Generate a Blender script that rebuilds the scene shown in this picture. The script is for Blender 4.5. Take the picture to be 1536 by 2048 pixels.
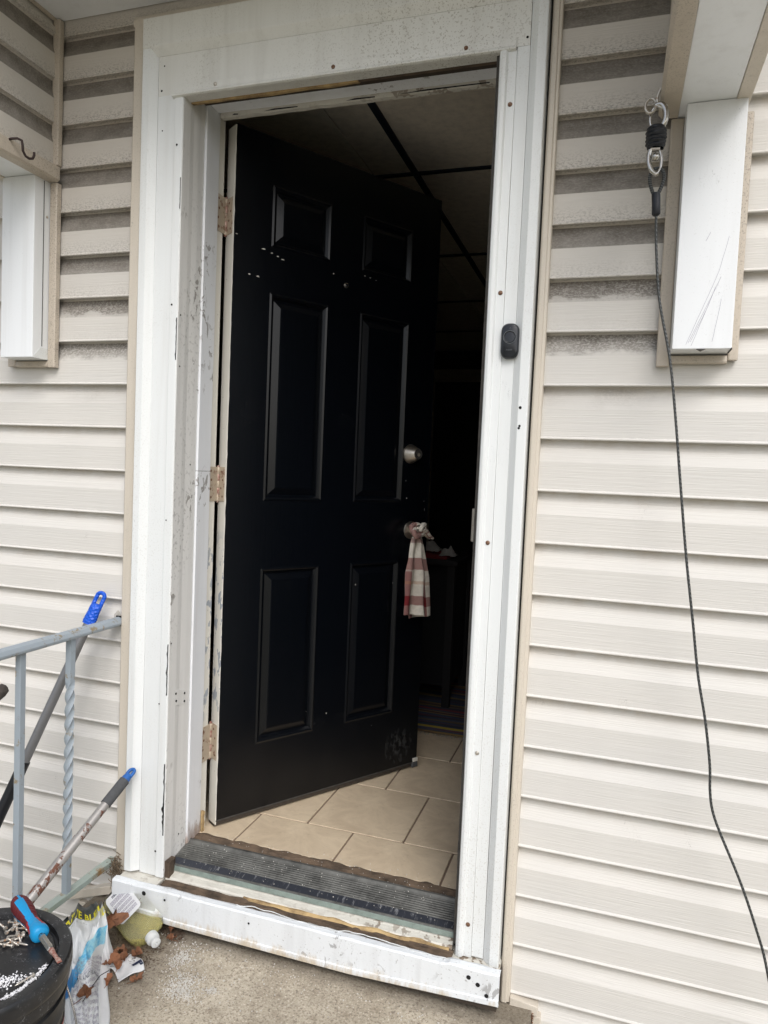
import bpy, bmesh, math, random
from math import sin, cos, pi, radians as R
from mathutils import Vector, Matrix, noise
random.seed(7)
for o in list(bpy.data.objects): bpy.data.objects.remove(o)
sc = bpy.context.scene
COL = sc.collection

# ---------------------------------------------------------------- camera, sky, sun, exposure
cam = bpy.data.cameras.new('camera'); co = bpy.data.objects.new('camera', cam); COL.objects.link(co); sc.camera = co
pan, tilt, roll = 0.30689, -0.05449, 0.04262
fw = Vector((-sin(pan)*cos(tilt), cos(pan)*cos(tilt), sin(tilt)))
r0 = Vector((cos(pan), sin(pan), 0)); u0 = r0.cross(fw)
ri = r0*cos(roll)+u0*sin(roll); up = -r0*sin(roll)+u0*cos(roll)
m = Matrix((ri, up, -fw)).transposed().to_4x4(); m.translation = (0.74162, -1.66501, 1.28498)
co.matrix_world = m
cam.sensor_fit = 'VERTICAL'; cam.sensor_height = 36; cam.sensor_width = 27; cam.lens = 1420/2048*36
cam.clip_start = .02; cam.clip_end = 500
sc.render.resolution_x = 768; sc.render.resolution_y = 1024
w = bpy.data.worlds.new('World'); sc.world = w; w.use_nodes = True
wn = w.node_tree; wn.nodes.clear()
sky = wn.nodes.new('ShaderNodeTexSky'); sky.sky_type = 'NISHITA'; sky.sun_disc = False
EL, AZ = R(46), R(150)        # azimuth the light comes from, clockwise from +Y
sky.sun_elevation = EL; sky.sun_rotation = AZ; sky.dust_density = 3.0; sky.air_density = 1.0; sky.ozone_density = 1.0
hs = wn.nodes.new('ShaderNodeHueSaturation'); hs.inputs['Saturation'].default_value = .50   # an overcast, nearly grey sky
bg = wn.nodes.new('ShaderNodeBackground'); bg.inputs['Strength'].default_value = .15
wo = wn.nodes.new('ShaderNodeOutputWorld')
wn.links.new(sky.outputs[0], hs.inputs['Color']); wn.links.new(hs.outputs[0], bg.inputs['Color']); wn.links.new(bg.outputs[0], wo.inputs['Surface'])
sl = bpy.data.lights.new('sun', 'SUN'); sl.energy = 1.3; sl.angle = R(34); sl.color = (1.0, .99, .98)
so = bpy.data.objects.new('sun', sl); COL.objects.link(so)
sd = Vector((sin(AZ)*cos(EL), cos(AZ)*cos(EL), sin(EL)))
so.rotation_euler = sd.to_track_quat('Z', 'Y').to_euler(); so.location = sd*20
sc.view_settings.view_transform = 'Standard'; sc.view_settings.look = 'None'
sc.view_settings.exposure = 0.32; sc.view_settings.gamma = 1; sc.view_settings.use_curve_mapping = False

# ---------------------------------------------------------------- node materials
class NT:
    def __init__(s, name):
        s.m = bpy.data.materials.new(name); s.m.use_nodes = True; s.t = s.m.node_tree; s.N = s.t.nodes
        s.p = s.N['Principled BSDF']; s.tc = None
    def n(s, ty, **k):
        a = s.N.new(ty)
        for q, v in k.items(): setattr(a, q, v)
        return a
    def put(s, sock, v):
        if isinstance(v, bpy.types.NodeSocket): s.t.links.new(v, sock)
        elif v is not None:
            if isinstance(v, (tuple, list)) and len(v) == 3 and sock.type == 'RGBA': v = (*v, 1)
            sock.default_value = v
    def obj(s):
        if not s.tc: s.tc = s.n('ShaderNodeTexCoord')
        return s.tc.outputs['Object']
    def uv(s):
        if not s.tc: s.tc = s.n('ShaderNodeTexCoord')
        return s.tc.outputs['UV']
    def xyz(s, v=None):
        a = s.n('ShaderNodeSeparateXYZ'); s.put(a.inputs[0], v or s.obj()); return a.outputs
    def M(s, op, a, b=None, c=None, clamp=False):
        x = s.n('ShaderNodeMath', operation=op, use_clamp=clamp)
        s.put(x.inputs[0], a)
        if b is not None: s.put(x.inputs[1], b)
        if c is not None: s.put(x.inputs[2], c)
        return x.outputs[0]
    def ss(s, v, lo, hi, a=0., b=1.):
        x = s.n('ShaderNodeMapRange', interpolation_type='SMOOTHSTEP'); s.put(x.inputs['Value'], v)
        x.inputs['From Min'].default_value = lo; x.inputs['From Max'].default_value = hi
        x.inputs['To Min'].default_value = a; x.inputs['To Max'].default_value = b
        return x.outputs[0]
    def noise(s, sc=10, det=4, rough=.6, scale=(1,1,1), vec=None, dist=0):
        mp = s.n('ShaderNodeMapping'); mp.inputs['Scale'].default_value = scale; s.put(mp.inputs[0], vec or s.obj())
        x = s.n('ShaderNodeTexNoise'); s.put(x.inputs['Vector'], mp.outputs[0])
        x.inputs['Scale'].default_value = sc; x.inputs['Detail'].default_value = det; x.inputs['Roughness'].default_value = rough; x.inputs['Distortion'].default_value = dist
        return x.outputs['Fac']
    def vor(s, sc=10, feat='F1', scale=(1,1,1), out='Distance'):
        mp = s.n('ShaderNodeMapping'); mp.inputs['Scale'].default_value = scale; s.put(mp.inputs[0], s.obj())
        x = s.n('ShaderNodeTexVoronoi', feature=feat); s.put(x.inputs['Vector'], mp.outputs[0]); x.inputs['Scale'].default_value = sc
        return x.outputs[out]
    def mix(s, f, a, b, bt='MIX'):
        x = s.n('ShaderNodeMix', data_type='RGBA', blend_type=bt); s.put(x.inputs[0], f); s.put(x.inputs[6], a); s.put(x.inputs[7], b)
        return x.outputs[2]
    def bump(s, h, st=.3, dist=.002):
        x = s.n('ShaderNodeBump'); x.inputs['Strength'].default_value = st; x.inputs['Distance'].default_value = dist; s.put(x.inputs['Height'], h)
        s.t.links.new(x.outputs[0], s.p.inputs['Normal']); return x
    def fin(s, col=None, rough=None, metal=None, spec=None, **k):
        if col is not None: s.put(s.p.inputs['Base Color'], col)
        if rough is not None: s.put(s.p.inputs['Roughness'], rough)
        if metal is not None: s.put(s.p.inputs['Metallic'], metal)
        if spec is not None: s.put(s.p.inputs['Specular IOR Level'], spec)
        for q, v in k.items(): s.put(s.p.inputs[q.replace('_', ' ')], v)
        return s.m
def plain(name, col, rough=.5, metal=0., var=.12, vs=30, bump=.15, spec=None, dark=None):
    a = NT(name); f = a.noise(vs, 5, .65)
    d = dark or tuple(c*(1-var*3) for c in col)
    c = a.mix(a.ss(f, .35, .75), col, d if dark else tuple(x*(1-var*1.6) for x in col))
    a.bump(a.noise(vs*6, 3), bump, .001)
    return a.fin(c, rough, metal, spec)
def painted(name, col, speck=.35, dirt=(.20,.17,.13), spk=260, cov=.62, bottom=None, bw=.06, rough=.45, bmp=.1):
    """aluminium or painted wood: speckles, faint streaks, patchy grime"""
    a = NT(name); x, y, z = a.xyz()
    g = a.noise(3.2, 4, .6, (1,1,.35)); st = a.noise(30, 3, .6, (1,1,.05)); sp = a.noise(spk, 2, .5)
    f = a.M('MULTIPLY', a.ss(sp, cov, cov+.07), a.ss(g, .38, .68))
    c = a.mix(a.ss(g, .3, .8, 0, .22), col, tuple(q*.78 for q in (col[0], col[1]*.99, col[2]*.95)))
    c = a.mix(a.ss(st, .45, .8, 0, .14), c, dirt)
    c = a.mix(a.M('MULTIPLY', f, speck), c, dirt)
    sc_ = a.noise(70, 2, .4, (1,1,.3), dist=1.5); scm = a.M('MULTIPLY', a.ss(a.M('ABSOLUTE', a.M('SUBTRACT', sc_, .5)), .006 if 'sill' in name else .004, .0), a.ss(a.noise(9, 2), .50 if 'sill' in name else .62, .60 if 'sill' in name else .68))
    c = a.mix(a.M('MULTIPLY', scm, .5), c, (.12,.12,.12))
    if 'sill' in name or 'reveal' in name or 'jamb' in name:
        pk = a.M('MULTIPLY', a.ss(a.noise(55, 4, .65, (1,1,.6), dist=.6), .56, .575), a.ss(a.noise(5.5, 3), .56, .62)); c = a.mix(a.M('MULTIPLY', pk, .75), c, (.30,.30,.30) if 'sill' in name else (.20,.18,.16))
    if bottom:
        zt, bc = bottom; k = a.ss(a.M('ADD', z, a.M('MULTIPLY', a.M('SUBTRACT', a.noise(40, 4, .7, (1,1,.3)), .5), -bw)), zt-bw*.25, zt+bw*.1, 1, 0)
        c = a.mix(a.M('MULTIPLY', k, .85), c, bc)
    a.bump(a.M('ADD', a.noise(160, 3), a.M('MULTIPLY', g, .6)), bmp, .0015)
    return a.fin(c, rough)

Z0, PT = 1.73866, .12
def siding_mat(name='vinyl_siding', zo=0., beam=False):
    a = NT(name); x, y, z = a.xyz(); z = a.M('ADD', z, zo)
    c = a.M('FRACT', a.M('DIVIDE', a.M('SUBTRACT', Z0+PT*40, z), PT))         # 0 at the top of a course, 1 at its lip
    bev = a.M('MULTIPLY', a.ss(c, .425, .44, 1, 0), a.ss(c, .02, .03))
    n1 = a.noise(26, 5, .7, (.6,1,1)); n2 = a.noise(260, 4, .75, (.6,1,1)); n3 = a.noise(5, 3, .6)
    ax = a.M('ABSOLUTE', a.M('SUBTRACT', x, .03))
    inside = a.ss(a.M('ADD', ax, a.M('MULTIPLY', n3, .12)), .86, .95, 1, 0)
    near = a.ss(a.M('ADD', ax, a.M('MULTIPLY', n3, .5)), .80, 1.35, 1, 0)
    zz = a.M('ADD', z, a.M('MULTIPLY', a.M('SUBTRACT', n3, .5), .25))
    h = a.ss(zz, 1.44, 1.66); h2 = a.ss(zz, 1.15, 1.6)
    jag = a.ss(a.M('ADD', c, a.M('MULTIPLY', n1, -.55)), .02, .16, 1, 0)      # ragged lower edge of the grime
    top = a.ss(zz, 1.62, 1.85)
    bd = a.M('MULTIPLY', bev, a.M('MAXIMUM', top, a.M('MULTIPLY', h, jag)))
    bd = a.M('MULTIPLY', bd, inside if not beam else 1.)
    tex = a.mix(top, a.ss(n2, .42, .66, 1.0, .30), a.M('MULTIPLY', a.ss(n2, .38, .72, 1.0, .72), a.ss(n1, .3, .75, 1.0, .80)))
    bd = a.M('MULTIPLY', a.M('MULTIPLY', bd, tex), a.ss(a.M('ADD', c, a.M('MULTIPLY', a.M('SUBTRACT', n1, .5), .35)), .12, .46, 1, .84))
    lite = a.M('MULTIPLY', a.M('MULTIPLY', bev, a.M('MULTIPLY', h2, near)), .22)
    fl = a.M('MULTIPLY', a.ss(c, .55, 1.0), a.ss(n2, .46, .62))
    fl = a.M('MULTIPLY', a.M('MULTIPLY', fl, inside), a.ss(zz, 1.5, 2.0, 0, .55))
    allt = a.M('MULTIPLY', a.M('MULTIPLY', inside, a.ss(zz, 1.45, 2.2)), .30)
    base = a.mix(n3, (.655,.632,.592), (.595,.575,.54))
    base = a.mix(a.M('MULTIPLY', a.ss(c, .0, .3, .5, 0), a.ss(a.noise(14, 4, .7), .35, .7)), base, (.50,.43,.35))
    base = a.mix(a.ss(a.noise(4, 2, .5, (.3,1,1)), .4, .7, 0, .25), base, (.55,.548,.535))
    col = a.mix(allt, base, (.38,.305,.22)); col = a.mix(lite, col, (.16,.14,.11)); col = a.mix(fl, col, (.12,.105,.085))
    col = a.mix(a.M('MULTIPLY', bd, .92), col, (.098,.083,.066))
    mk = a.noise(60, 2, .5, (1,1,.4), dist=2.); mm = a.M('MULTIPLY', a.ss(a.M('ABSOLUTE', a.M('SUBTRACT', mk, .5)), .006, 0), a.ss(a.noise(7, 2), .66, .7))
    col = a.mix(a.M('MULTIPLY', mm, .6), col, (.15,.14,.13))
    gr = a.noise(90, 4, .65, (.045,1,2.4)); gr2 = a.noise(260, 2, .5, (.06,1,2.))
    a.bump(a.M('ADD', gr, a.M('MULTIPLY', gr2, .5)), .6, .0016)
    return a.fin(col, .62, spec=.3)
MAT = {}
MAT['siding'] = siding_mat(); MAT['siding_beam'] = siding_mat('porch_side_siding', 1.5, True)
MAT['jtrim'] = painted('beige_vinyl_trim', (.60,.545,.465), .30, (.20,.17,.13), 300, .60)
MAT['jtrim_hi'] = painted('sooty_beige_trim', (.50,.44,.365), .55, (.16,.135,.11), 330, .56)
MAT['alum'] = painted('white_aluminium_wrap', (.735,.755,.755), .26, (.30,.25,.18), 260, .58)
MAT['alum_head'] = painted('grimy_white_aluminium', (.70,.70,.67), .5, (.22,.19,.14), 240, .57)
MAT['alum_clean'] = painted('clean_white_aluminium', (.80,.82,.84), .25, (.35,.33,.30), 300, .66, rough=.35)
MAT['jamb'] = painted('white_gloss_jamb', (.78,.80,.83), .3, (.3,.24,.18), 200, .62, bottom=(.235,(.30,.21,.16)), bw=.14, rough=.35)
MAT['reveal'] = painted('scuffed_reveal', (.76,.755,.735), .5, (.10,.09,.08), 90, .57, rough=.5)
MAT['sill'] = painted('scratched_sill_wrap', (.73,.76,.785), .55, (.18,.16,.14), 170, .66, bottom=(.080,(.50,.42,.30)), bw=.09, rough=.4, bmp=.35)
MAT['old_paint'] = painted('flaking_white_paint', (.62,.60,.54), .9, (.16,.11,.07), 50, .52, bmp=.8)
MAT['edge'] = None
def edge_mat():
    a = NT('peeling_white_edge'); x, y, z = a.xyz()
    n = a.noise(38, 3, .6, (1,1,.5)); zm = a.M('MULTIPLY', a.ss(z, .45, .62), a.ss(z, 1.0, 1.12, 1, 0))
    k = a.M('MULTIPLY', a.ss(n, .55, .57), zm)
    k2 = a.ss(a.noise(120, 3), .70, .72)
    c = a.mix(k, (.70,.68,.62), (.33,.36,.40)); c = a.mix(a.M('MULTIPLY', k2, .7), c, (.16,.13,.10))
    a.bump(n, .3, .002); return a.fin(c, .5)
MAT['edge'] = edge_mat()
def door_mat():
    a = NT('black_door_paint'); x, y, z = a.xyz()
    s1 = a.noise(55, 2, .4, dist=2.5); sm = a.M('MULTIPLY', a.ss(a.M('ABSOLUTE', a.M('SUBTRACT', s1, .5)), .005, 0), a.ss(a.noise(6, 2), .63, .68))
    dx = a.M('SUBTRACT', x, .715); dz = a.M('SUBTRACT', z, .30)
    rr = a.M('SQRT', a.M('ADD', a.M('MULTIPLY', dx, dx), a.M('MULTIPLY', dz, dz)))
    sc2 = a.M('MULTIPLY', a.ss(rr, .02, .09, 1, 0), a.ss(a.noise(60, 5, .7, (1,1,.5)), .45, .62))
    dust = a.M('MULTIPLY', a.ss(z, .2, .9, .035, 0), a.ss(a.noise(9, 4), .3, .7))
    c = a.mix(dust, (.0016,.0024,.0040), (.06,.056,.052)); c = a.mix(a.M('MULTIPLY', sm, .10), c, (.4,.4,.38)); c = a.mix(a.M('MULTIPLY', sc2, .13), c, (.30,.30,.29))
    gr = a.noise(60, 4, .6, (1.6,1,.08))
    a.bump(gr, .22, .001); return a.fin(c, .27, spec=.38)
MAT['door'] = door_mat()
MAT['sweep'] = plain('brown_rubber_sweep', (.045,.035,.026), .7)
MAT['alu_saddle'] = plain('worn_aluminium', (.15,.15,.14), .6, .3, var=.42, vs=16, bump=.1)
def rib_mat():
    a = NT('scuffed_dark_band'); n = a.noise(45, 5, .75, (2.5,.5,.5))
    c = a.mix(a.ss(n, .54, .72), (.05,.055,.07), (.42,.43,.45)); return a.fin(c, .4, .5)
MAT['band'] = rib_mat()
MAT['green'] = plain('oxidised_green_nosing', (.24,.295,.265), .6, var=.2, vs=40)
MAT['brownwood'] = plain('rotten_brown_wood', (.13,.09,.06), .9, var=.4, vs=22, bump=.9, dark=(.045,.032,.022))
MAT['tanwood'] = plain('bare_tan_wood', (.52,.37,.18), .85, var=.3, vs=18, bump=.6, dark=(.16,.10,.05))
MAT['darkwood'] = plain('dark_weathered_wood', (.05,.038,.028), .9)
MAT['gasket'] = plain('dark_grey_weatherstrip', (.055,.05,.044), .8, var=.3, vs=60)
def tile_mat():
    a = NT('beige_ceramic_tile'); n = a.noise(9, 6, .7, dist=.6); n2 = a.noise(50, 5, .75)
    c = a.mix(a.ss(n, .3, .7), (.64,.53,.385), (.50,.40,.285)); c = a.mix(a.ss(n2, .55, .75, 0, .45), c, (.30,.22,.15))
    c = a.mix(a.ss(a.noise(30, 3, .6), .70, .74, 0, .5), c, (.22,.18,.13))
    a.bump(n2, .12, .001); return a.fin(c, .42)
MAT['tile'] = tile_mat()
MAT['grout'] = plain('brown_grout', (.20,.145,.105), .9)
def conc_mat():
    a = NT('speckled_concrete'); x, y, z = a.xyz()
    n = a.noise(5, 6, .7); n2 = a.noise(170, 4, .75); n3 = a.noise(30, 5, .7)
    c = a.mix(a.ss(n, .3, .7), (.56,.50,.40), (.38,.33,.255))
    c = a.mix(a.ss(n2, .50, .64, 0, .85), c, (.19,.155,.12)); c = a.mix(a.ss(n2, .42, .32), c, (.70,.64,.54))
    c = a.mix(a.ss(n3, .52, .72, 0, .45), c, (.22,.175,.125))
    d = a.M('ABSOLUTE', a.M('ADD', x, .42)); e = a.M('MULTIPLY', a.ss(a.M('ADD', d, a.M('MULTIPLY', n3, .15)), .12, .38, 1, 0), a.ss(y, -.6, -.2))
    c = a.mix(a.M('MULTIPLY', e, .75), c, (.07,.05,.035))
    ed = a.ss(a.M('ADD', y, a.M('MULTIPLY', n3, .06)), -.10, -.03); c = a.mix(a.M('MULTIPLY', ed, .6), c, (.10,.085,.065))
    a.bump(a.M('ADD', n2, n3), .8, .003); return a.fin(c, .95, spec=.2)
MAT['conc'] = conc_mat()
MAT['grass'] = plain('dry_lawn', (.24,.225,.15), 1., var=.3, vs=3)
MAT['roomwall'] = plain('dim_room_wall', (.52,.47,.40), .9)
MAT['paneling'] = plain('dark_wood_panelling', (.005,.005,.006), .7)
MAT['ceil'] = plain('tan_ceiling_board', (.76,.70,.58), .95)
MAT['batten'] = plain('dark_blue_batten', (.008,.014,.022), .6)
MAT['shingle'] = plain('grey_shingle', (.08,.08,.08), .95)
MAT['hinge'] = None
def rusty(name, base, rust, lo=.5, hi=.62, sc_=45, metal=.7, rough=.4, scale=(1,1,1)):
    a = NT(name); k = a.ss(a.noise(sc_, 5, .7, scale), lo, hi)
    c = a.mix(k, base, rust); a.bump(a.noise(160, 3), .3, .001)
    return a.fin(c, a.ss(k, 0, 1, rough, .85), a.ss(k, 0, 1, metal, 0))
MAT['hinge'] = rusty('tarnished_brass', (.50,.43,.34), (.20,.10,.065), .52, .68, 40, .25, .45)
MAT['pin'] = rusty('rusty_pin', (.46,.32,.27), (.22,.08,.06), .45, .6, 90, .4)
MAT['rust_screw'] = rusty('rusty_screw_head', (.22,.13,.08), (.10,.04,.02), .4, .6, 300, .3)
MAT['zinc'] = rusty('zinc_screw', (.50,.47,.42), (.30,.17,.09), .56, .66, 120, .7, .35)
MAT['hole'] = plain('black_nail_hole', (.006,.006,.006), .9)
MAT['nickel'] = plain('brushed_nickel', (.78,.72,.63), .32, 1., var=.1, vs=200)
MAT['steel'] = plain('polished_steel', (.52,.50,.47), .24, 1., var=.05)
MAT['iron'] = rusty('blue_grey_painted_iron', (.30,.345,.385), (.25,.20,.12), .56, .68, 34, 0, .5)
MAT['iron_low'] = rusty('rust_streaked_iron', (.36,.42,.38), (.28,.17,.075), .49, .64, 18, 0, .6)
def grip_mat():
    a = NT('blue_dimpled_plastic'); v = a.vor(130, 'F1'); a.bump(v, .9, .003); return a.fin((.004,.085,.56), .4)
MAT['bluegrip'] = grip_mat(); MAT['bluecap2'] = plain('blue_plastic', (.004,.075,.52), .4, var=.1)
MAT['bluecap'] = plain('dull_blue_plastic', (.02,.12,.40), .5)
MAT['greytube'] = plain('silver_grey_tube', (.20,.20,.205), .34, .4, var=.05)
MAT['blacktube'] = plain('black_plastic_tube', (.008,.009,.012), .35)
MAT['foam'] = plain('grey_foam', (.075,.078,.082), .9, vs=120)
MAT['foam_brown'] = plain('weathered_foam', (.10,.085,.075), .95, vs=60, var=.3)
MAT['rustpole'] = rusty('paint_flaked_steel', (.36,.345,.33), (.13,.055,.035), .545, .575, 26, .45, .45, (1,1,.5))
MAT['bucket'] = plain('black_bucket_plastic', (.010,.0105,.012), .36, var=.2)
def lid_mat():
    a = NT('dusty_black_lid'); n = a.noise(38, 6, .75); n2 = a.noise(330, 3, .6)
    k = a.M('MULTIPLY', a.ss(n, .50, .72), a.ss(n2, .52, .62))
    c = a.mix(k, (.011,.0115,.013), (.30,.30,.31)); c = a.mix(a.ss(a.noise(12, 4), .4, .8, 0, .08), c, (.3,.3,.3)); a.bump(a.noise(300, 3), .12, .001)
    return a.fin(c, a.ss(n, .4, .7, .30, .5))
MAT['lid'] = lid_mat()
MAT['white_paint'] = plain('white_powder', (.82,.82,.84), .95, var=.05)
MAT['drv_blue'] = plain('cyan_blue_rubber', (.008,.27,.56), .42, var=.06)
MAT['drv_red'] = plain('maroon_rubber', (.12,.014,.018), .55, var=.1)
MAT['drv_bright'] = plain('bright_red_plastic', (.45,.012,.018), .4, var=.1)
MAT['leaf'] = plain('brown_leaf', (.20,.085,.040), .8, var=.3, vs=40, dark=(.085,.038,.02))
MAT['leaf2'] = plain('orange_brown_leaf', (.27,.115,.055), .8, var=.3, vs=40, dark=(.15,.06,.03))
MAT['straw'] = plain('dry_straw', (.20,.15,.10), .95, var=.3)
MAT['soil'] = plain('dark_leaf_litter', (.10,.06,.038), .95, var=.4, vs=60, bump=.8)
MAT['paper'] = plain('white_paper', (.70,.71,.72), .7, var=.05)
MAT['ink'] = plain('navy_ink', (.01,.02,.06), .6)
MAT['greyink'] = plain('grey_violet_ink', (.30,.28,.36), .6)
MAT['yellow'] = plain('yellow_print', (.75,.68,.015), .5, var=.03)
MAT['whiteink'] = plain('pale_print', (.42,.43,.42), .5)
MAT['black'] = plain('black_rubber', (.008,.010,.016), .45)
MAT['bell'] = plain('glossy_black_plastic', (.010,.012,.017), .22, var=.05)
MAT['bellring'] = plain('dark_grey_ring', (.13,.14,.15), .3)
MAT['fabric_dark'] = plain('dark_cloth', (.008,.008,.010), .95)
MAT['cloth_white'] = plain('dim_white_cloth', (.42,.40,.38), .95)
MAT['cloth_red'] = plain('dim_red_cloth', (.25,.03,.035), .95)
MAT['salt'] = plain('white_granules', (.60,.58,.54), .9)
def cable_mat():
    a = NT('coated_steel_cable'); x, y, z = a.xyz(a.uv())
    wv = a.M('SINE', a.M('MULTIPLY', a.M('ADD', a.M('MULTIPLY', y, 1.0), a.M('MULTIPLY', x, 1.0)), 6.2832))
    c = a.mix(a.ss(wv, -.3, .6), (.028,.031,.031), (.095,.10,.10)); a.bump(wv, .5, .001); return a.fin(c, .4, .2)
MAT['cable'] = cable_mat()
def bottle_mats():
    a = NT('clear_bottle_plastic'); d = a.noise(160, 5, .7)
    k = a.ss(d, .50, .70)
    a.fin((.97,.975,.95), a.ss(k, 0, 1, .05, .22), Transmission_Weight=.97, IOR=1.12)
    b = NT('yellow_dish_soap'); b.fin((.95,.88,.40), .05, Transmission_Weight=.75, IOR=1.2)
    c = NT('milky_cap'); c.fin((.80,.82,.82), .35, Transmission_Weight=.35, IOR=1.3)
    return a.m, b.m, c.m
MAT['bottle'], MAT['soap'], MAT['cap'] = bottle_mats()
def bag_mat():
    a = NT('printed_woven_bag'); s, t, _ = a.xyz(a.uv())
    n = a.noise(30, 4, .6)
    # diagonal blue wave: from upper right to lower left
    q = a.M('ADD', t, a.M('MULTIPLY', s, .62)); q = a.M('ADD', q, a.M('MULTIPLY', a.M('SUBTRACT', n, .5), .03))
    band = a.M('MULTIPLY', a.ss(q, .86, .875), a.ss(a.M('ADD', q, a.M('MULTIPLY', s, -.10)), .965, .98, 1, 0))
    deep = a.ss(s, .22, .60, 1, 0)
    wv = a.ss(a.noise(45, 5, .75), .4, .65)
    blue = a.mix(deep, a.mix(wv, (.30,.60,.72), (.03,.33,.60)), a.mix(wv, (.008,.10,.30), (.02,.17,.40)))
    c = a.mix(a.ss(n, .3, .8, 0, .25), (.66,.68,.69), (.48,.49,.48)); c = a.mix(band, c, blue)
    topb = a.M('SUBTRACT', a.M('ADD', t, a.M('MULTIPLY', s, .06)), a.M('MULTIPLY', a.ss(s, .55, 1.0), -.10)); c = a.mix(a.ss(topb, .205, .215, 1, 0), c, (.030,.036,.036))
    a.bump(a.noise(55, 4, .6), .5, .004); return a.fin(c, .38)
MAT['bag'] = bag_mat()
def towel_mat():
    a = NT('red_check_towel'); s, t, _ = a.xyz(a.uv())
    def band(v, lo, hi): return a.M('MULTIPLY', a.ss(v, lo-.004, lo+.004), a.ss(v, hi-.004, hi+.004, 1, 0))
    h = a.M('MAXIMUM', band(t, .27, .42), band(t, .755, .875)); h = a.M('MAXIMUM', h, a.M('MULTIPLY', band(t, .02, .08), .8))
    thin = band(t, .565, .605)
    v = a.M('MAXIMUM', band(s, .0, .22), band(s, .72, .80)); v = a.M('MULTIPLY', v, a.ss(t, .40, .46))
    wv = a.M('SINE', a.M('MULTIPLY', s, 420.)); wv = a.ss(wv, -.5, .5)
    k = a.ss(a.noise(60, 3), .35, .7)
    c = a.mix(k, (.66,.62,.54), (.56,.52,.45))
    c = a.mix(a.M('MULTIPLY', h, a.M('MULTIPLY', a.M('ADD', wv, 1.6), .36)), c, (.20,.045,.042))
    c = a.mix(a.M('MULTIPLY', v, .85), c, (.18,.035,.036))
    c = a.mix(a.M('MULTIPLY', thin, a.M('ADD', .25, a.M('MULTIPLY', wv, .4))), c, (.42,.20,.10))
    c = a.mix(a.M('MULTIPLY', a.M('MULTIPLY', h, v), 1), c, (.17,.012,.015))
    a.bump(a.noise(500, 2), .4, .001); return a.fin(c, .95)
MAT['towel'] = towel_mat()
def rug_mat():
    a = NT('striped_rag_rug'); x, y, z = a.xyz(); st = a.noise(1, 3, .8, (1.2,46,1)); hu = a.noise(1, 1, .5, (.6,17,1))
    c = a.mix(a.ss(hu, .35, .45), (.20,.035,.05), (.05,.07,.12)); c = a.mix(a.ss(hu, .52, .58), c, (.22,.15,.06)); c = a.mix(a.ss(hu, .62, .68), c, (.16,.03,.07))
    c = a.mix(a.ss(st, .45, .6, 0, .8), c, (.03,.03,.04)); c = a.mix(a.M('MULTIPLY', a.ss(y, 1.245, 1.25), a.ss(y, 1.27, 1.275, 1, 0)), c, (.40,.30,.04))
    a.bump(st, .8, .006); return a.fin(c, 1.)
MAT['rug'] = rug_mat()

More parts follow.
